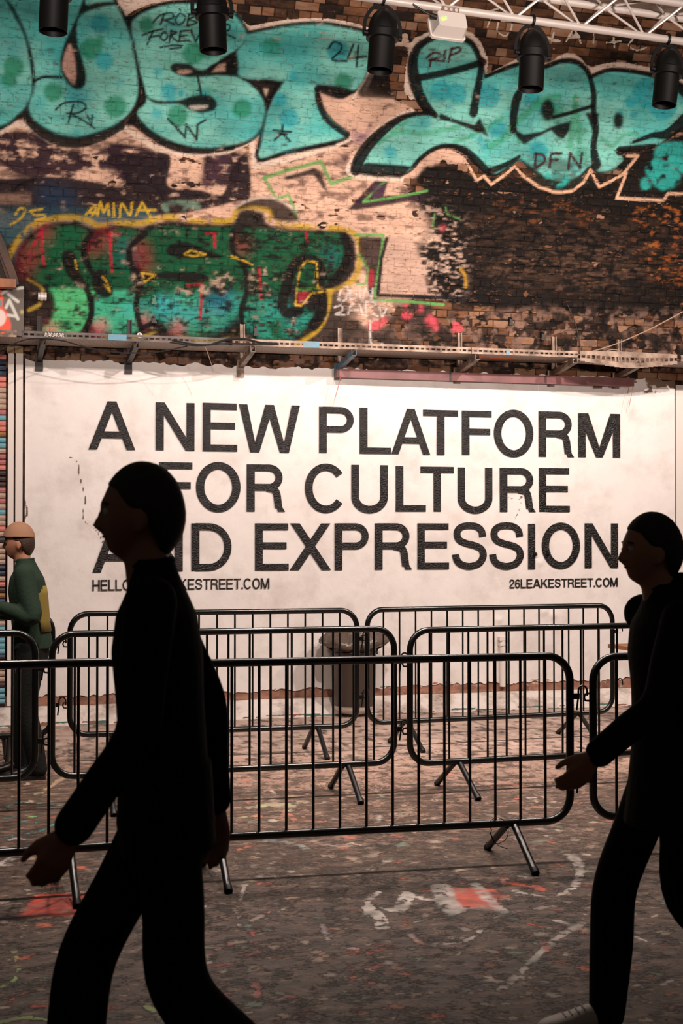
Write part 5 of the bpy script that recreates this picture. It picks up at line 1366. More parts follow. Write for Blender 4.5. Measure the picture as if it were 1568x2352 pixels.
# cables
def cable(pts, rad, mat, label, name='cable'):
    tag(MB().tube(bez(pts, 6), rad, 7).build(name, mat, sm=True), label, 'cable')
def W3(px, py, off): return tuple(on_wall((px, py), YW - off)[0])
cable([W3(1300, 822, .5), W3(1400, 795, .35), W3(1490, 757, .45), W3(1568, 716, .5), W3(1640, 680, .5)], .006, M['cable_pale'], 'pale slack cable rising to the right edge over the tray')
cable([W3(1378, 827, .3), W3(1390, 808, .3), W3(1412, 803, .3), W3(1432, 812, .3), W3(1448, 828, .3)], .005, M['cable_pale'], 'small loop of cable on the tray near the right edge', 'cable_loop')
cable([W3(-20, 812, .6), W3(30, 790, .6), W3(75, 778, .6), W3(140, 782, .6), W3(200, 798, .59), W3(280, 810, .59), W3(360, 808, .59), W3(430, 795, .59)], .006, M['cable'], 'thin black cable drooping below the left of the tray')
cable([W3(395, 781, .58), W3(440, 790, .6), W3(480, 792, .6), W3(520, 780, .6), W3(560, 778, .6), W3(600, 787, .59), W3(635, 789, .58)], .009, M['cable'], 'black cable bundle lying on the tray above the letters NEW')
cable([W3(390, 786, .6), W3(450, 794, .61), W3(520, 789, .61), W3(590, 790, .6), W3(640, 790, .59)], .007, M['cable'], 'second black cable along the tray above the letters NEW')
cable([W3(470, 795, .6), W3(478, 815, .58), W3(487, 842, .55)], .003, M['cable_pale'], 'short wire end hanging from the tray above the letter N')
cable([W3(782, 862, .16), W3(776, 890, .15), W3(768, 918, .16)], .003, simple('red_wire', (190, 96, 70), .5), 'red wire end hanging from the left of the plum trunking')
cable([W3(1455, 880, .1), W3(1450, 905, .12), W3(1444, 935, .12)], .003, simple('orange_wire', (170, 110, 70), .5), 'thin brown wire hanging at the right end of the plum trunking')
cable([W3(1440, 866, .12), W3(1452, 874, .14), W3(1462, 878, .12), W3(1445, 879, .13)], .006, M['cable_pale'], 'frayed cable end at the right end of the plum trunking')
cable([tuple(vault_xyz(*on_vault((1300, 700))[0], .03)), tuple(vault_xyz(*on_vault((1318, 745))[0], .03)), tuple(vault_xyz(*on_vault((1328, 790))[0], .03)), tuple(vault_xyz(*on_vault((1330, 830))[0], .03))], .006, M['cable'], 'dark cable dropping down the brick to the sagging tray')
# small fittings on the brick
pv = vault_xyz(*on_vault((320, 771))[0], .012)
RX = Matrix.Rotation(math.pi / 2, 3, 'X')
dd_ = tag(empty('wall_disc', pv), 'small round white disc fixed above the tray', 'disc')
MB().lathe([(.001, -.01), (.026, -.01), (.029, .0), (.026, .008), (.001, .010)], 20, M=RX).build('plate', M['white_paint'], dd_, sm=True)
MB().box((0, -.012, .01), (.006, .004, .02)).build('hand', M['cable'], dd_)
pv = vault_xyz(*on_vault((86, 683))[0], .02)
ft = tag(empty('pipe_coupling', pv), 'stubby silver pipe coupling sticking out beside the painted board', 'pipe')
RY = Matrix.Rotation(math.pi / 2, 3, 'Y')
for k, (r_, z0, z1) in enumerate(((.036, .0, .02), (.044, .02, .045), (.034, .045, .06), (.040, .06, .075))):
    MB().lathe([(r_, z0), (r_, z1)], 18, (0, -.05, 0), RY).build('ring' if k else 'stub', M['alu'], ft, sm=True)
MB().tube([(.03, -.05, 0), (.03, .0, 0)], .02, 10).build('elbow', M['galv'], ft, sm=True)
for px, py, s_, lb in ((352, 690, .05, 'green painted bracket lug on the green graffiti'), (352, 735, .04, 'black stub fixing below the green lug'), (585, 760, .06, 'black bracket stub over the tray between green letters'), (1170, 738, .05, 'dark rusty hook on the brick above the tray'), (1243, 772, .05, 'rusted fixing on the brick above the tray')):
    pv = vault_xyz(*on_vault((px, py))[0], .02)
    b = MB(); b.box((0, 0, 0), (.03, .05, s_ * 1.6)); b.box((.0, -.03, -s_ * .7), (.05, .02, .02)); b.tube([(0, -.02, s_ * .6), (0, -.05, s_ * .6)], .01, 8)
    o = b.build('wall_lug', simple('lug_paint', (24, 96, 66), .5) if py == 690 else M['dark_metal'], None, Vector(pv)); tag(o, lb, 'bracket')

# ------------------------------------------------------------------ crowd barriers
BW, BT, GAP, TR = 2.2, 1.075, 0.87, 0.021
def frame_path():
    r = .13; z0, z1 = BT - GAP, BT
    out = []
    for cx, cz, a0 in ((BW / 2 - r, z1 - r, 90), (BW / 2 - r, z0 + r, 0), (-BW / 2 + r, z0 + r, -90), (-BW / 2 + r, z1 - r, -180)):
        for k in range(9):
            a = math.radians(a0 - 90 * k / 8)
            out.append((cx + r * math.cos(a), 0, cz + r * math.sin(a)))
    return out
FRM = MB().tube(frame_path(), TR, 14, True).mesh('frame', True); FRM.materials.append(M['black_steel'])
BAR = MB().tube([(0, 0, BT - GAP), (0, 0, BT)], .0075, 8).mesh('bar', True); BAR.materials.append(M['black_steel'])
M['worn_steel'] = simple('worn_black_steel', (11, 13, 12), .35, col2=(150, 148, 138), vscale=16)
for n_ in M['worn_steel'].node_tree.nodes:
    if n_.type == 'VALTORGB': n_.color_ramp.elements[0].position = .66; n_.color_ramp.elements[1].position = .69
LEG = {}
for s in (-1, 1):
    m_ = MB().tube([(0, 0, BT - GAP - .01), (.0, s * .10, (BT - GAP) * .66), (.0, s * .30, .012)], .019, 12)
    me = m_.mesh('leg', True); me.materials.append(M['worn_steel']); LEG[s] = me
CAP = MB().lathe([(.021, -.012), (.022, .0), (.021, .02)], 12).mesh('rubber_foot', True); CAP.materials.append(M['can_black'])
HK = MB(); HK.box((.032, 0, 0), (.04, .018, .03))
HKm = HK.mesh('hook_plate'); HKm.materials.append(M['black_steel'])
PIN = MB().tube([(.038, 0, -.075), (.048, 0, .0)] + [(.072 + .024 * math.cos(t), 0, .028 + .026 * math.sin(t)) for t in np.linspace(math.pi, 0, 8)] + [(.097, 0, .0)], .0055, 8).mesh('hook_pin', True); PIN.materials.append(M['black_steel'])
EYE = MB().tube([(-.022, 0, .02), (-.045, 0, .018), (-.052, 0, 0), (-.045, 0, -.018), (-.022, 0, -.02)], .006, 8).mesh('eye', True); EYE.materials.append(M['black_steel'])
def barrier(samples, anchor, side, label, hooks=True):
    P3 = []
    for (px, yt, yb) in samples:
        Z = FPX * GAP / (yb - yt)
        P3.append(at(px, yt, Z))
    a, b = P3[0], P3[-1]
    d = (b - a); d.z = 0; d.normalize()
    # the point of the line at the anchor column
    k = (anchor - 784) / FPX
    F_, R_ = Vector(FW), Vector(RT)
    a0 = a - Vector(CAM)
    u = (k * a0.dot(F_) - a0.dot(R_)) / (d.dot(R_) - k * d.dot(F_))
    e = a + d * u
    c = e + d * (BW / 2 * (1 if side == 'L' else -1))
    zt = (a.z + b.z) / 2
    r = tag(empty('crowd_barrier', (c.x, c.y, 0), math.atan2(d.y, d.x)), label, 'barrier', 'black steel crowd barriers')
    r.scale = (1, 1, zt / BT)
    link('frame', FRM, None, r)
    for i in range(15):
        link('bar', BAR, None, r, (-BW / 2 + BW * (i + 1) / 16, 0, 0))
    for sx in (-1, 1):
        for s in (-1, 1):
            l = link('leg', LEG[s], None, r, (sx * (BW / 2 - .33) - s * .02, 0, 0))
            cp = link('rubber_foot', CAP, None, l, (0, s * .296, .016)); cp.rotation_euler = (s * math.radians(53), 0, 0)
    for z in (.86, .42):
        if hooks:
            pl = link('hook_plate', HKm, None, r, (BW / 2, 0, z)); link('hook_pin', PIN, None, pl)
        link('eye', EYE, None, r, (-BW / 2, 0, z))
    return r
nearB = barrier([(600, 1518.5, 1920), (1225, 1510, 1893.5)], 1308, 'R', 'barrier in the front row between the two dark walkers, middle of the picture')
barrier([(0, 1525, 1951.5), (260, 1523, 1940)], 313, 'R', 'barrier in the front row at the left edge, its foot on the red square')
barrier([(1427, 1507, 1882), (1568, 1505, 1874.5)], 1361, 'L', 'barrier in the front row at the right edge behind the olive-coated walker')
barrier([(165, 1453, 1776), (868, 1447, 1752.5)], 120, 'L', 'barrier in the second row left of the centre gap, in front of the bin')
barrier([(979, 1446, 1751.5), (1446, 1438, 1729)], 941, 'L', 'barrier in the second row right of the centre gap')
barrier([(-180, 1457, 1789), (31, 1454.6, 1781)], 81, 'R', 'barrier in the second row at the left edge, in front of the capped walker')
barrier([(188, 1406, 1674.7), (779, 1406, 1663)], 161, 'L', 'barrier in the back row nearest the wall, left of the bin')
barrier([(877, 1402, 1654), (1385, 1389, 1627)], 843, 'L', 'barrier in the back row nearest the wall, right of the bin')
barrier([(-200, 1411, 1685), (18, 1410, 1681)], 121, 'R', 'barrier in the back row at the left edge, behind the capped walker')
# loose wire on the middle barrier
wp = [at(1139 + dx, 1898 + dy, 7.3) for dx, dy in ((-10, 10), (-15, -8), (0, -20), (20, -12), (28, 8), (22, 30), (2, 40), (-8, 30), (-14, 12), (0, 40), (26, 52))]
tag(MB().tube(bez([tuple(p) for p in wp], 4), .002, 6).build('wire_loop', M['cable'], sm=True), 'thin loop of wire on the foot of the middle front barrier', 'wire')

# ------------------------------------------------------------------ litter bin on the wall
bxp = on_wall((811, 1500), YW - .27)[0]
bn = tag(empty('litter_bin', (bxp[0], YW - .29, 0.0)), 'round grey litter bin with a dark bag folded over its rim', 'bin')
MB().lathe([(.15, .10), (.195, .10), (.205, .30), (.213, .60), (.216, .68)], 32).build('drum', M['bin'], bn, sm=True)
MB().lathe([(.10, .02), (.15, .035), (.185, .07), (.19, .11), (.1, .12)], 28).build('liner', M['bag_white'], bn, sm=True)
ns = []
b = MB()
prof = [(.214, .655), (.27, .645), (.305, .665), (.315, .695), (.29, .725), (.25, .755), (.215, .785), (.19, .815), (.14, .828), (.02, .832)]
nseg = 72
vs, fs = [], []
for i, (r_, z_) in enumerate(prof):
    for k in range(nseg):
        t = 2 * math.pi * k / nseg
        wob = 1 + (.05 * math.sin(9 * t + i) + .035 * math.sin(23 * t + 1.7 * i) + .06 * math.cos(2 * t)) * min(1, i / 2) * (1 if i < 8 else .3)
        vs.append((r_ * wob * math.cos(t), r_ * wob * math.sin(t) * .92, z_ + .010 * math.sin(17 * t + 2 * i) + .02 * math.cos(2 * t + .4) * (1 if 0 < i < 6 else 0)))
for i in range(len(prof) - 1):
    for k in range(nseg): fs.append((i * nseg + k, i * nseg + (k + 1) % nseg, (i + 1) * nseg + (k + 1) % nseg, (i + 1) * nseg + k))
fs.append(tuple(range(nseg))[::-1]); fs.append(tuple((len(prof) - 1) * nseg + k for k in range(nseg)))
b.add(vs, fs); b.build('folded_bag', M['bag'], bn, sm=True, ang=80)
MB().tube([(.219 * math.cos(t), .219 * math.sin(t), .60) for t in np.linspace(0, 2 * math.pi, 32, endpoint=False)], .008, 8, True).build('hoop', M['cable'], bn, sm=True)
for s in (-1, 1):
    g = MB(); g.beam((s * .27, -.05, .655), (s * .21, -.03, .62), .02, .02); g.box((s * .215, -.03, .60), (.018, .02, .05)); g.build('clip', M['cable'], bn)
MB().box((0, .245, .5), (.10, .08, .12)).build('wall_bracket', M['dark_metal'], bn)

# ------------------------------------------------------------------ trestle table at the right
tz = .70
pA = on_floor((1395, 1479), tz)[0]; pB_ = on_floor((1450, 1499), tz)[0]
ex = Vector(pB_ - pA); ex.z = 0; wdt = ex.length; ex.normalize()
ey = Vector((1.0, 0.03, 0)).normalized()
tb = tag(empty('trestle_table', (pA[0], pA[1], 0)), 'folding table with a wooden top by the wall at the right edge', 'table')
Lt = 1.9
ex = Vector((0.08, -1, 0)).normalized(); wdt = .62
for k in range(4):
    a0 = ex * (wdt * k / 4 + .003); a1 = ex * (wdt * (k + 1) / 4 - .003)
    vs = []
    for z_ in (tz - .035, tz):
        for p in (a0, a1, a1 + ey * Lt, a0 + ey * Lt): vs.append((p.x, p.y, z_))
    MB().add(vs, [(3, 2, 1, 0), (4, 5, 6, 7), (0, 1, 5, 4), (1, 2, 6, 5), (2, 3, 7, 6), (3, 0, 4, 7)]).build('plank', M['wood'], tb)
for s in (.22, Lt - .22):
    for e_ in (.06, wdt - .06):
        p = ey * s + ex * e_
        MB().tube([(p.x, p.y, 0.0), (p.x, p.y, tz - .03)], .014, 8).build('leg', M['black_steel'], tb, sm=True)
    a, c = ey * s + ex * .06, ey * s + ex * (wdt - .06)
    for z_ in (.12, .42): MB().tube([(a.x, a.y, z_), (c.x, c.y, z_)], .011, 8).build('rail', M['black_steel'], tb, sm=True)
    d_ = ey * (s + (.35 if s < 1 else -.35)) + ex * (wdt / 2); m2 = (a + c) / 2
    MB().tube([(m2.x, m2.y, .42), (d_.x, d_.y, tz - .03)], .010, 8).build('brace', M['black_steel'], tb, sm=True)
cs = Vector(on_floor((1550, 1488), tz)[0])
g = tag(empty('equipment_case', (cs.x, cs.y, tz), .05), 'low black case lying on the trestle table at the right edge', 'case')
prof = [(-.09, 0), (.09, 0), (.095, .06), (.07, .085), (-.07, .085), (-.095, .06)]
MB().prism(prof, lambda q: (-.16, q[0], q[1]), lambda q: (.16, q[0], q[1])).build('body', M['can_black'], g)
MB().box((0, 0, .092), (.12, .03, .014)).build('grip', M['can_black'], g)
MB().box((0, -.096, .05), (.3, .006, .008)).build('seam', M['cable'], g)

# ------------------------------------------------------------------ people
def apply_mods(o, keep=None):
    dg = bpy.context.evaluated_depsgraph_get()
    me = bpy.data.meshes.new_from_object(o.evaluated_get(dg))
    return me

def remesh(mb, voxel, it=4, name='tmp'):
    me = mb.mesh(name)
    o = bpy.data.objects.new(name, me); COL.objects.link(o)
    m = o.modifiers.new('r', 'REMESH'); m.mode = 'VOXEL'; m.voxel_size = voxel
    s = o.modifiers.new('s', 'SMOOTH'); s.factor = .5; s.iterations = it
    bpy.context.view_layer.update()
    out = apply_mods(o)
    bpy.data.objects.remove(o)
    smooth(out)
    return out

def ell(mb, secs, n=22):
    """loft of horizontal ellipses (cx, cy, cz, half depth, half width)"""
    vs, fs = [], []
    for (cx, cy, cz, a, b) in secs:
        for k in range(n):
            t = 2 * math.pi * k / n
            vs.append((cx + a * math.cos(t), cy + b * math.sin(t), cz))
    for i in range(len(secs) - 1):
        for k in range(n): fs.append((i * n + k, i * n + (k + 1) % n, (i + 1) * n + (k + 1) % n, (i + 1) * n + k))
    fs.append(tuple(range(n))[::-1]); fs.append(tuple((len(secs) - 1) * n + k for k in range(n)))
    return mb.add(vs, fs)

def ball(mb, c, r, sc=(1, 1, 1), n=14):
    prof = [(max(math.sin(t), .02) * r, -math.cos(t) * r) for t in np.linspace(0, math.pi, n)]
    c = Vector(c)
    vs, fs = [], []
    k_ = 18
    for (q, z) in prof:
        for k in range(k_):
            t = 2 * math.pi * k / k_
            vs.append((c.x + q * math.cos(t) * sc[0], c.y + q * math.sin(t) * sc[1], c.z + z * sc[2]))
    for i in range(len(prof) - 1):
        for k in range(k_): fs.append((i * k_ + k, i * k_ + (k + 1) % k_, (i + 1) * k_ + (k + 1) % k_, (i + 1) * k_ + k))
    fs.append(tuple(range(k_))[::-1]); fs.append(tuple((len(prof) - 1) * k_ + k for k in range(k_)))
    return mb.add(vs, fs)

def limb(mb, pts, rs, n=14):
    pts = [Vector(p) for p in pts]
    q = bez(np.array([list(p) + [r] for p, r in zip(pts, rs)]), 5)
    mb.tube([tuple(x[:3]) for x in q], [float(x[3]) for x in q], n)
    ball(mb, pts[0], rs[0]); ball(mb, pts[-1], rs[-1])

def hand(mb, wrist, direction, palm_n, side):
    """four fingers and a thumb, slightly curled towards palm_n"""
    w_ = Vector(wrist); d = Vector(direction).normalized(); pn = Vector(palm_n); pn = (pn - d * pn.dot(d)).normalized()
    lat = d.cross(pn) * side
    for i, (o, ln) in enumerate(((-.030, .062), (-.010, .072), (.010, .068), (.029, .054))):
        k0 = w_ + d * .03 + lat * o * .6
        k1 = w_ + d * (.088 - abs(o + .008) * .25) + lat * o
        mb.tube([tuple(w_ + lat * o * .35), tuple(k0), tuple(k1)], [.017, .016, .012], 10)
        a = k1 + d * ln * .45 + pn * .010
        b = a + d * ln * .30 + pn * .016
        c = b + d * ln * .18 + pn * .018
        mb.tube([tuple(k1), tuple(a), tuple(b), tuple(c)], [.0105, .0098, .009, .0075], 10)
        ball(mb, k1, .0115); ball(mb, c, .0078)
    t0 = w_ + d * .022 - lat * .022
    t1 = t0 + d * .035 - lat * .026 + pn * .012
    t2 = t1 + d * .030 - lat * .010 + pn * .012
    t3 = t2 + d * .022 + pn * .008
    mb.tube([tuple(t0), tuple(t1), tuple(t2), tuple(t3)], [.016, .0135, .0115, .009], 10); ball(mb, t3, .0092)

def head_mesh(mb, c, s=1.0):
    """c = centre of the head; +x is the face"""
    c = Vector(c)
    n, m = 28, 22
    vs, fs = [], []
    for i in range(m):
        ph = math.pi * (i + .5) / m - math.pi / 2
        for k in range(n):
            t = 2 * math.pi * k / n
            x, y, z = math.cos(ph) * math.cos(t), math.cos(ph) * math.sin(t), math.sin(ph)
            X, Y, Z = x * .097, y * .077, z * .120
            if z < 0:
                Y *= 1 - .32 * (-z) ** 1.3
                X = X * (1 - .18 * (-z)) + .018 * (-z) * (1 if x > 0 else 2.2)
            if x > 0:
                X += .010 * math.exp(-((z + .75) / .16) ** 2) * math.exp(-(y / .35) ** 2)      # chin
                X += .006 * math.exp(-((z - .18) / .10) ** 2) * math.exp(-(y / .6) ** 2)       # brow
                X -= .010 * math.exp(-((z - .02) / .09) ** 2) * math.exp(-((abs(y) - .42) / .18) ** 2)   # eye sockets
                X += .006 * math.exp(-((z + .47) / .07) ** 2) * math.exp(-(y / .32) ** 2)      # lips
                X -= .004 * math.exp(-((z + .47) / .018) ** 2) * math.exp(-(y / .3) ** 2)
            vs.append((c.x + X * s, c.y + Y * s, c.z + Z * s))
    for i in range(m - 1):
        for k in range(n): fs.append((i * n + k, i * n + (k + 1) % n, (i + 1) * n + (k + 1) % n, (i + 1) * n + k))
    fs.append(tuple(range(n))[::-1]); fs.append(tuple((m - 1) * n + k for k in range(n)))
    mb.add(vs, fs)
    q = lambda x, y, z: (c.x + x * s, c.y + y * s, c.z + z * s)
    mb.tube([q(.088, 0, .018), q(.099, 0, -.008), q(.110, 0, -.028), q(.094, 0, -.038)], [.006 * s, .009 * s, .011 * s, .010 * s], 10)   # nose
    ball(mb, q(.098, .011, -.032), .008 * s); ball(mb, q(.098, -.011, -.032), .008 * s)
    for sd in (-1, 1):
        ball(mb, q(-.004, sd * .077, -.012), .030 * s, (.62, .30, 1.0)); ball(mb, q(.0, sd * .079, -.034), .014 * s, (.7, .5, 1.0))

EYEM = simple('eye_white', (190, 180, 170), .2); PUP = simple('eye_dark', (20, 14, 10), .2)
def shoe(par, ank, yaw, pitch, mat, sole, boot=False, name='shoe'):
    r = link(name, None, None) if False else None
    b = MB()
    secs = [(-.075, .030, .075), (-.05, .038, .085), (0, .041, .088 if not boot else .10), (.05, .040, .080), (.10, .044, .062), (.15, .045, .048), (.19, .036, .038), (.212, .016, .026)]
    n = 16; vs, fs = [], []
    for (x, hw, h) in secs:
        for k in range(n):
            t = 2 * math.pi * k / n
            vs.append((x, hw * math.cos(t), .018 + h * .5 + h * .5 * math.sin(t) * (1 if math.sin(t) > 0 else .98)))
    for i in range(len(secs) - 1):
        for k in range(n): fs.append((i * n + k, i * n + (k + 1) % n, (i + 1) * n + (k + 1) % n, (i + 1) * n + k))
    fs.append(tuple(range(n))[::-1]); fs.append(tuple((len(secs) - 1) * n + k for k in range(n)))
    b.add(vs, fs)
    b.tube([(-.028, 0, .06), (-.03, 0, .12 if not boot else .20)], [.046, .044], 16)
    R_ = Matrix.Translation(Vector(ank)) @ Matrix.Rotation(yaw, 4, 'Z') @ Matrix.Rotation(pitch, 4, 'Y') @ Matrix.Translation(Vector((.03, 0, -.09)))
    o = link(name, remesh(b, .008, 3), mat, par); o.matrix_local = R_
    so = MB()
    outl = bez([(-.085, 0), (-.07, .036), (0, .042), (.08, .047), (.15, .050), (.20, .036), (.222, 0), (.20, -.036), (.15, -.050), (.08, -.047), (0, -.042), (-.07, -.036)], 4, True)
    so.prism([tuple(p) for p in outl], lambda p: (p[0], p[1], 0), lambda p: (p[0], p[1], .028))
    link('sole', so.mesh('sole'), sole, o)
    la = MB()
    for k in range(4):
        x = .055 + .022 * k; z = .018 + np.interp(x, [s[0] for s in secs], [s[2] for s in secs])
        la.tube([(x, -.022, z - .004), (x + .004, 0, z + .004), (x, .022, z - .004)], .003, 6)
    link('laces', la.mesh('laces', True), sole if not boot else mat, o)
    return o

def person(loc, rz, sc, J, mats, label, cap=False, panel=False, hood=False, boots=False):
    r = tag(empty('person', loc, rz), label, 'person')
    r.scale = (sc, sc, sc)
    lean = J['lean']
    sx = lambda z: lean * max(0, (z - .95)) / .8          # forward shift with height
    hc = Vector((sx(1.64) + J.get('head', .02), 0, 1.64))
    body = MB()
    ell(body, [(sx(z) + dx, 0, z, a, b) for z, dx, a, b in ((.90, 0, .10, .15), (1.0, 0, .10, .145), (1.1, 0, .09, .13), (1.25, 0, .105, .15), (1.36, 0, .10, .17), (1.44, 0, .07, .12), (1.49, .005, .052, .06), (1.58, .012, .05, .055))])
    head_mesh(body, hc)
    limb(body, [(sx(1.46), 0, 1.44), (sx(1.5) + .012, 0, 1.50), (hc.x - .012, 0, 1.57)], [.062, .055, .055])
    for sd in ('L', 'R'):
        s = 1 if sd == 'L' else -1
        sh_, el_, wr_ = [Vector(v) for v in J['arm' + sd]]
        limb(body, [sh_, (sh_ + el_) / 2, el_, (el_ + wr_) / 2, wr_], [.048, .044, .038, .036, .026])
        d = (wr_ - el_).normalized()
        hand(body, wr_, d + Vector(J.get('hd' + sd, (0, 0, -.25))), Vector((.0, -s, 0)) + Vector((.25, 0, 0)), s)
        hp, kn, an = [Vector(v) for v in J['leg' + sd]]
        limb(body, [hp, (hp + kn) / 2, kn, kn * .6 + an * .4 - Vector((.012, 0, 0)), an], [.082, .074, .054, .055, .036])
    bo = link('body', remesh(body, .0075, 3), mats['skin'], r)
    for s in (-1, 1):
        e = MB(); ball(e, (hc.x + .079, s * .031, hc.z + .004), .0125); o = e.build('eye', EYEM, bo, sm=True)
        e = MB(); ball(e, (hc.x + .0885, s * .031, hc.z + .004), .0055); e.build('iris', PUP, o, sm=True) if False else link('iris', e.mesh('iris', True), PUP, o)
        MB().tube([(hc.x + .086, s * .017, hc.z + .024), (hc.x + .090, s * .032, hc.z + .028), (hc.x + .080, s * .048, hc.z + .024)], .0035, 6).build('eyebrow', mats['hair'], bo, sm=True)
    MB().tube([(hc.x + .082, -.020, hc.z - .057), (hc.x + .0915, 0, hc.z - .056), (hc.x + .082, .020, hc.z - .057)], .0035, 8).build('mouth', simple('lips', (96, 52, 44), .5), bo, sm=True)
    # trousers
    t = MB()
    ell(t, [(0, 0, z, a, b) for z, a, b in ((.80, .11, .15), (.88, .122, .168), (.96, .118, .162), (1.04, .112, .152))])
    for sd in ('L', 'R'):
        hp, kn, an = [Vector(v) for v in J['leg' + sd]]
        cuff = an - (kn - an).normalized() * .02
        sl = J.get('slim', 1.0)
        limb(t, [hp, (hp + kn) / 2, kn, (kn + an) / 2, cuff], [.100 * sl, .092 * sl, .076, .074, .062])
    link('trousers', remesh(t, .011, 3), mats['trousers'], r)
    # jacket
    j = MB()
    hem = J.get('hem', .86); fl = J.get('flare', 0); sl = J.get('slim', 1.0)
    ell(j, [(sx(z) + dx, 0, z, a * sl, b * (sl + 1) / 2) for z, dx, a, b in ((hem, -.005, .145 + fl, .185 + fl * .6), (hem + .08, 0, .140 + fl * .6, .18 + fl * .4), (1.05, 0, .130, .168), (1.18, 0, .130, .172), (1.30, 0, .135, .190), (1.39, -.004, .120, .195), (1.45, -.008, .088, .14), (1.50, -.004, .070, .080), (1.53, 0, .066, .072))])
    for sd in ('L', 'R'):
        sh_, el_, wr_ = [Vector(v) for v in J['arm' + sd]]
        limb(j, [sh_, (sh_ + el_) / 2, el_, (el_ + wr_) / 2, wr_ * .94 + el_ * .06], [.076 * sl, .070 * sl, .062 * sl, .056 * sl, .047])
    if hood:
        ball(j, (sx(1.5) - .07, 0, 1.50), .085, (1, 1.15, .8))
    jo = link('jacket', remesh(j, .011, 4), mats['jacket'], r)
    cl = MB().tube([(sx(1.52) + .058 * sl * math.cos(q), .064 * (sl + 1) / 2 * math.sin(q), 1.518 - .008 * math.cos(q)) for q in np.linspace(0, 2 * math.pi, 20, endpoint=False)], .010, 8, True)
    cl.build('collar', mats['jacket'], jo, sm=True)
    if panel:
        pm = MB(); vs = []; fs = []
        N_ = 9
        rows = [(1.34, .128), (1.28, .134), (1.2, .133), (1.1, .132), (1.02, .136)]
        for z, a in rows:
            for k in range(N_):
                q = math.pi + (k / (N_ - 1) - .5) * 1.9
                vs.append((sx(z) + (a + .006) * math.cos(q), (a * 1.34 + .006) * math.sin(q), z))
        for i in range(len(rows) - 1):
            for k in range(N_ - 1): fs.append((i * N_ + k, i * N_ + k + 1, (i + 1) * N_ + k + 1, (i + 1) * N_ + k))
        o = link('back_panel', pm.add(vs, fs).mesh('back_panel', True), mats['panel'], jo)
        o.modifiers.new('t', 'SOLIDIFY').thickness = .010
        o['label'] = 'yellow back panel of the jacket'
    # hair or cap
    h = MB()
    n, m = 30, 16; vs, fs = [], []
    for i in range(m):
        for k in range(n):
            q = 2 * math.pi * k / n
            lim = float(np.interp(math.cos(q), [-1, -.75, -.35, -.05, .3, .7, 1], [-.85, -.8, -.45, .02, .12, .46, .52]))     # hairline: nape, ears, forehead
            ph = math.pi / 2 - (i / (m - 1)) * (math.pi / 2 - math.asin(lim))
            x, y, zz = math.cos(ph) * math.cos(q), math.cos(ph) * math.sin(q), math.sin(ph)
            kx = (1.11 if x < 0 else 1.05) + .012 * math.sin(7 * q + 5 * zz) - .05 * (i == m - 1)
            vs.append((hc.x - .004 + x * .097 * kx, y * .077 * (1.11 - .08 * (i == m - 1)), hc.z + zz * .120 * 1.075 + .002))
    for i in range(m - 1):
        for k in range(n): fs.append((i * n + k, i * n + (k + 1) % n, (i + 1) * n + (k + 1) % n, (i + 1) * n + k))
    h.add(vs, fs)
    ho = link('hair', h.mesh('hair', True), mats['hair'], r)
    if cap:
        c = MB(); vs, fs = [], []
        for i in range(9):
            ph = math.pi / 2 - i / 8 * 1.35
            for k in range(n):
                q = 2 * math.pi * k / n
                vs.append((hc.x + math.cos(ph) * math.cos(q) * .116, math.cos(ph) * math.sin(q) * .096, hc.z + .012 + math.sin(ph) * .136))
        for i in range(8):
            for k in range(n): fs.append((i * n + k, i * n + (k + 1) % n, (i + 1) * n + (k + 1) % n, (i + 1) * n + k))
        co = link('cap', c.add(vs, fs).mesh('cap', True), mats['cap'], r)
        bp = [(.09, -.075), (.15, -.06), (.195, -.02), (.195, .02), (.15, .06), (.09, .075)]
        k_ = MB().prism([tuple(p) for p in bez(bp, 3)], lambda p: (hc.x + p[0], p[1], hc.z + .042 - (p[0] - .09) * .15), lambda p: (hc.x + p[0], p[1], hc.z + .050 - (p[0] - .09) * .15))
        link('peak', k_.mesh('peak'), mats['peak'], co)
    for sd in ('L', 'R'):
        an = Vector(J['leg' + sd][2])
        shoe(r, an, 0, J.get('pitch' + sd, 0), mats['shoe'], mats['sole'], boots, 'boot' if boots else 'shoe')
    return r

skinA = simple('skin_a', (176, 122, 96), .5); skinB = simple('skin_b', (150, 100, 76), .5)
blackcloth = simple('black_cloth', (10, 10, 10), .85, bump=.3, bscale=60, spec=.2)
olive = simple('olive_black_cloth', (17, 19, 14), .85, bump=.3, bscale=60, spec=.2)
greenc = simple('dark_green_cloth', (34, 50, 38), .85, bump=.3, bscale=60, spec=.2)
darktr = simple('charcoal_cloth', (20, 22, 20), .85, bump=.3, bscale=60, spec=.2)
yelp = simple('yellow_panel', (124, 106, 38), .7)
hairD = simple('dark_hair', (24, 16, 12), .6, bump=.4, bscale=120); hairB = simple('brown_hair', (60, 40, 28), .6, bump=.4, bscale=120)
whsh = simple('white_trainer', (200, 192, 184), .5); blsh = simple('black_boot', (12, 12, 12), .4)
tanc = simple('tan_cap', (150, 110, 84), .8); pk = simple('dark_peak', (26, 20, 16), .7)

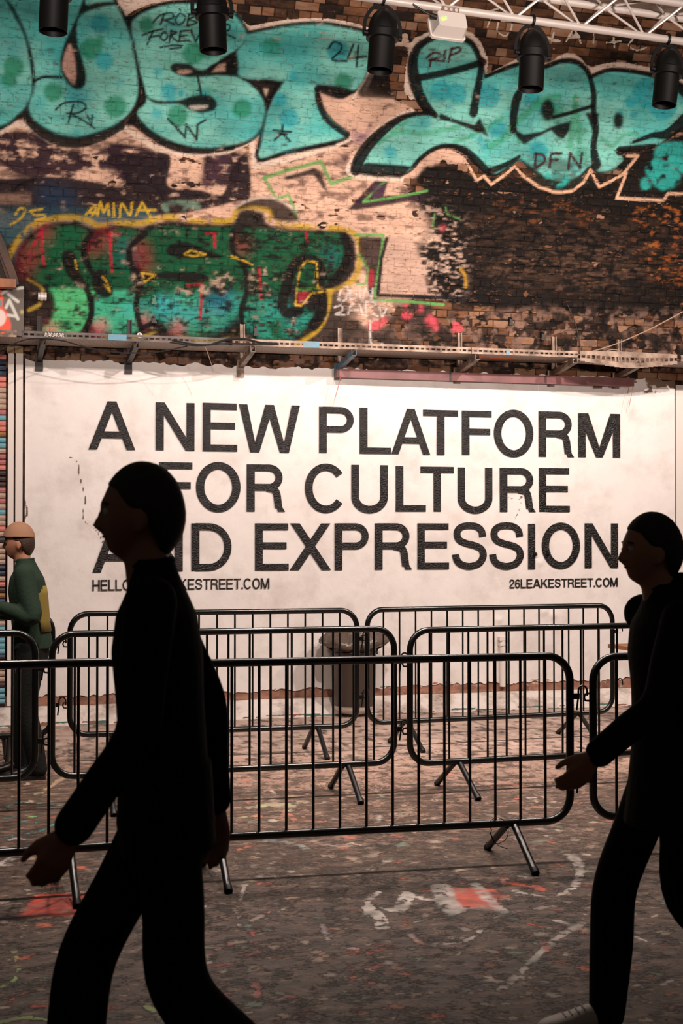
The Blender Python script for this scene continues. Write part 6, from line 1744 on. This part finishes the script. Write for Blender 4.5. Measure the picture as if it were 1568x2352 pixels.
# capped walker between the second and third row, far left
p = on_floor((72, 1785))[0]
person((p[0], p[1], 0), math.pi - .12, 1.0, dict(lean=.07, head=.03,
    armL=[(.04, .19, 1.42), (-.02, .25, 1.13), (.20, .20, 1.20)], armR=[(.04, -.19, 1.42), (.03, -.25, 1.13), (.24, -.17, 1.14)],
    hdL=(0, 0, .1), hdR=(0, 0, .0),
    legL=[(0, .09, .92), (.03, .10, .50), (-.05, .10, .09)], legR=[(0, -.09, .92), (.06, -.10, .50), (.07, -.10, .09)], hem=.90),
    dict(skin=skinA, jacket=greenc, trousers=darktr, hair=hairB, shoe=blsh, sole=blsh, panel=yelp, cap=tanc, peak=pk),
    'person in a tan cap and dark green jacket walking left behind the barriers', cap=True, panel=True, boots=True)
# black-clothed walker in front, left
p = Vector((0, 0, 0)) + at(382, 1230, 3.75)
person((p.x, p.y, 0), math.pi - .18, 1.065, dict(lean=.05, head=.02,
    armL=[(.03, .18, 1.43), (.06, .24, 1.13), (.21, .24, .91)], armR=[(.03, -.18, 1.43), (-.10, -.22, 1.15), (-.12, -.22, .88)],
    legL=[(0, .09, .92), (-.04, .10, .50), (-.34, .10, .17)], legR=[(0, -.09, .92), (.20, -.10, .52), (.26, -.10, .10)], pitchL=.75, pitchR=-.1, hem=.82, slim=.84),
    dict(skin=skinB, jacket=blackcloth, trousers=blackcloth, hair=hairD, shoe=blsh, sole=blsh),
    'tall person all in black walking left in the left foreground')
# olive-coated walker in front, right
p = on_floor((1542, 2392))[0]
person((p[0], p[1], 0), math.pi - .15, 1.0, dict(lean=.04, head=.03,
    armL=[(.03, .19, 1.42), (.14, .27, 1.16), (.34, .27, 1.0)], armR=[(.03, -.19, 1.42), (-.12, -.23, 1.15), (-.16, -.23, .90)],
    legL=[(0, .09, .92), (-.02, .10, .50), (-.34, .10, .20)], legR=[(0, -.09, .92), (.16, -.10, .50), (.19, -.10, .09)], pitchL=.85, hem=.72, flare=.04, slim=.88),
    dict(skin=skinA, jacket=olive, trousers=blackcloth, hair=hairD, shoe=whsh, sole=whsh),
    'person in an olive black coat and white trainers walking left at the right', hood=True)
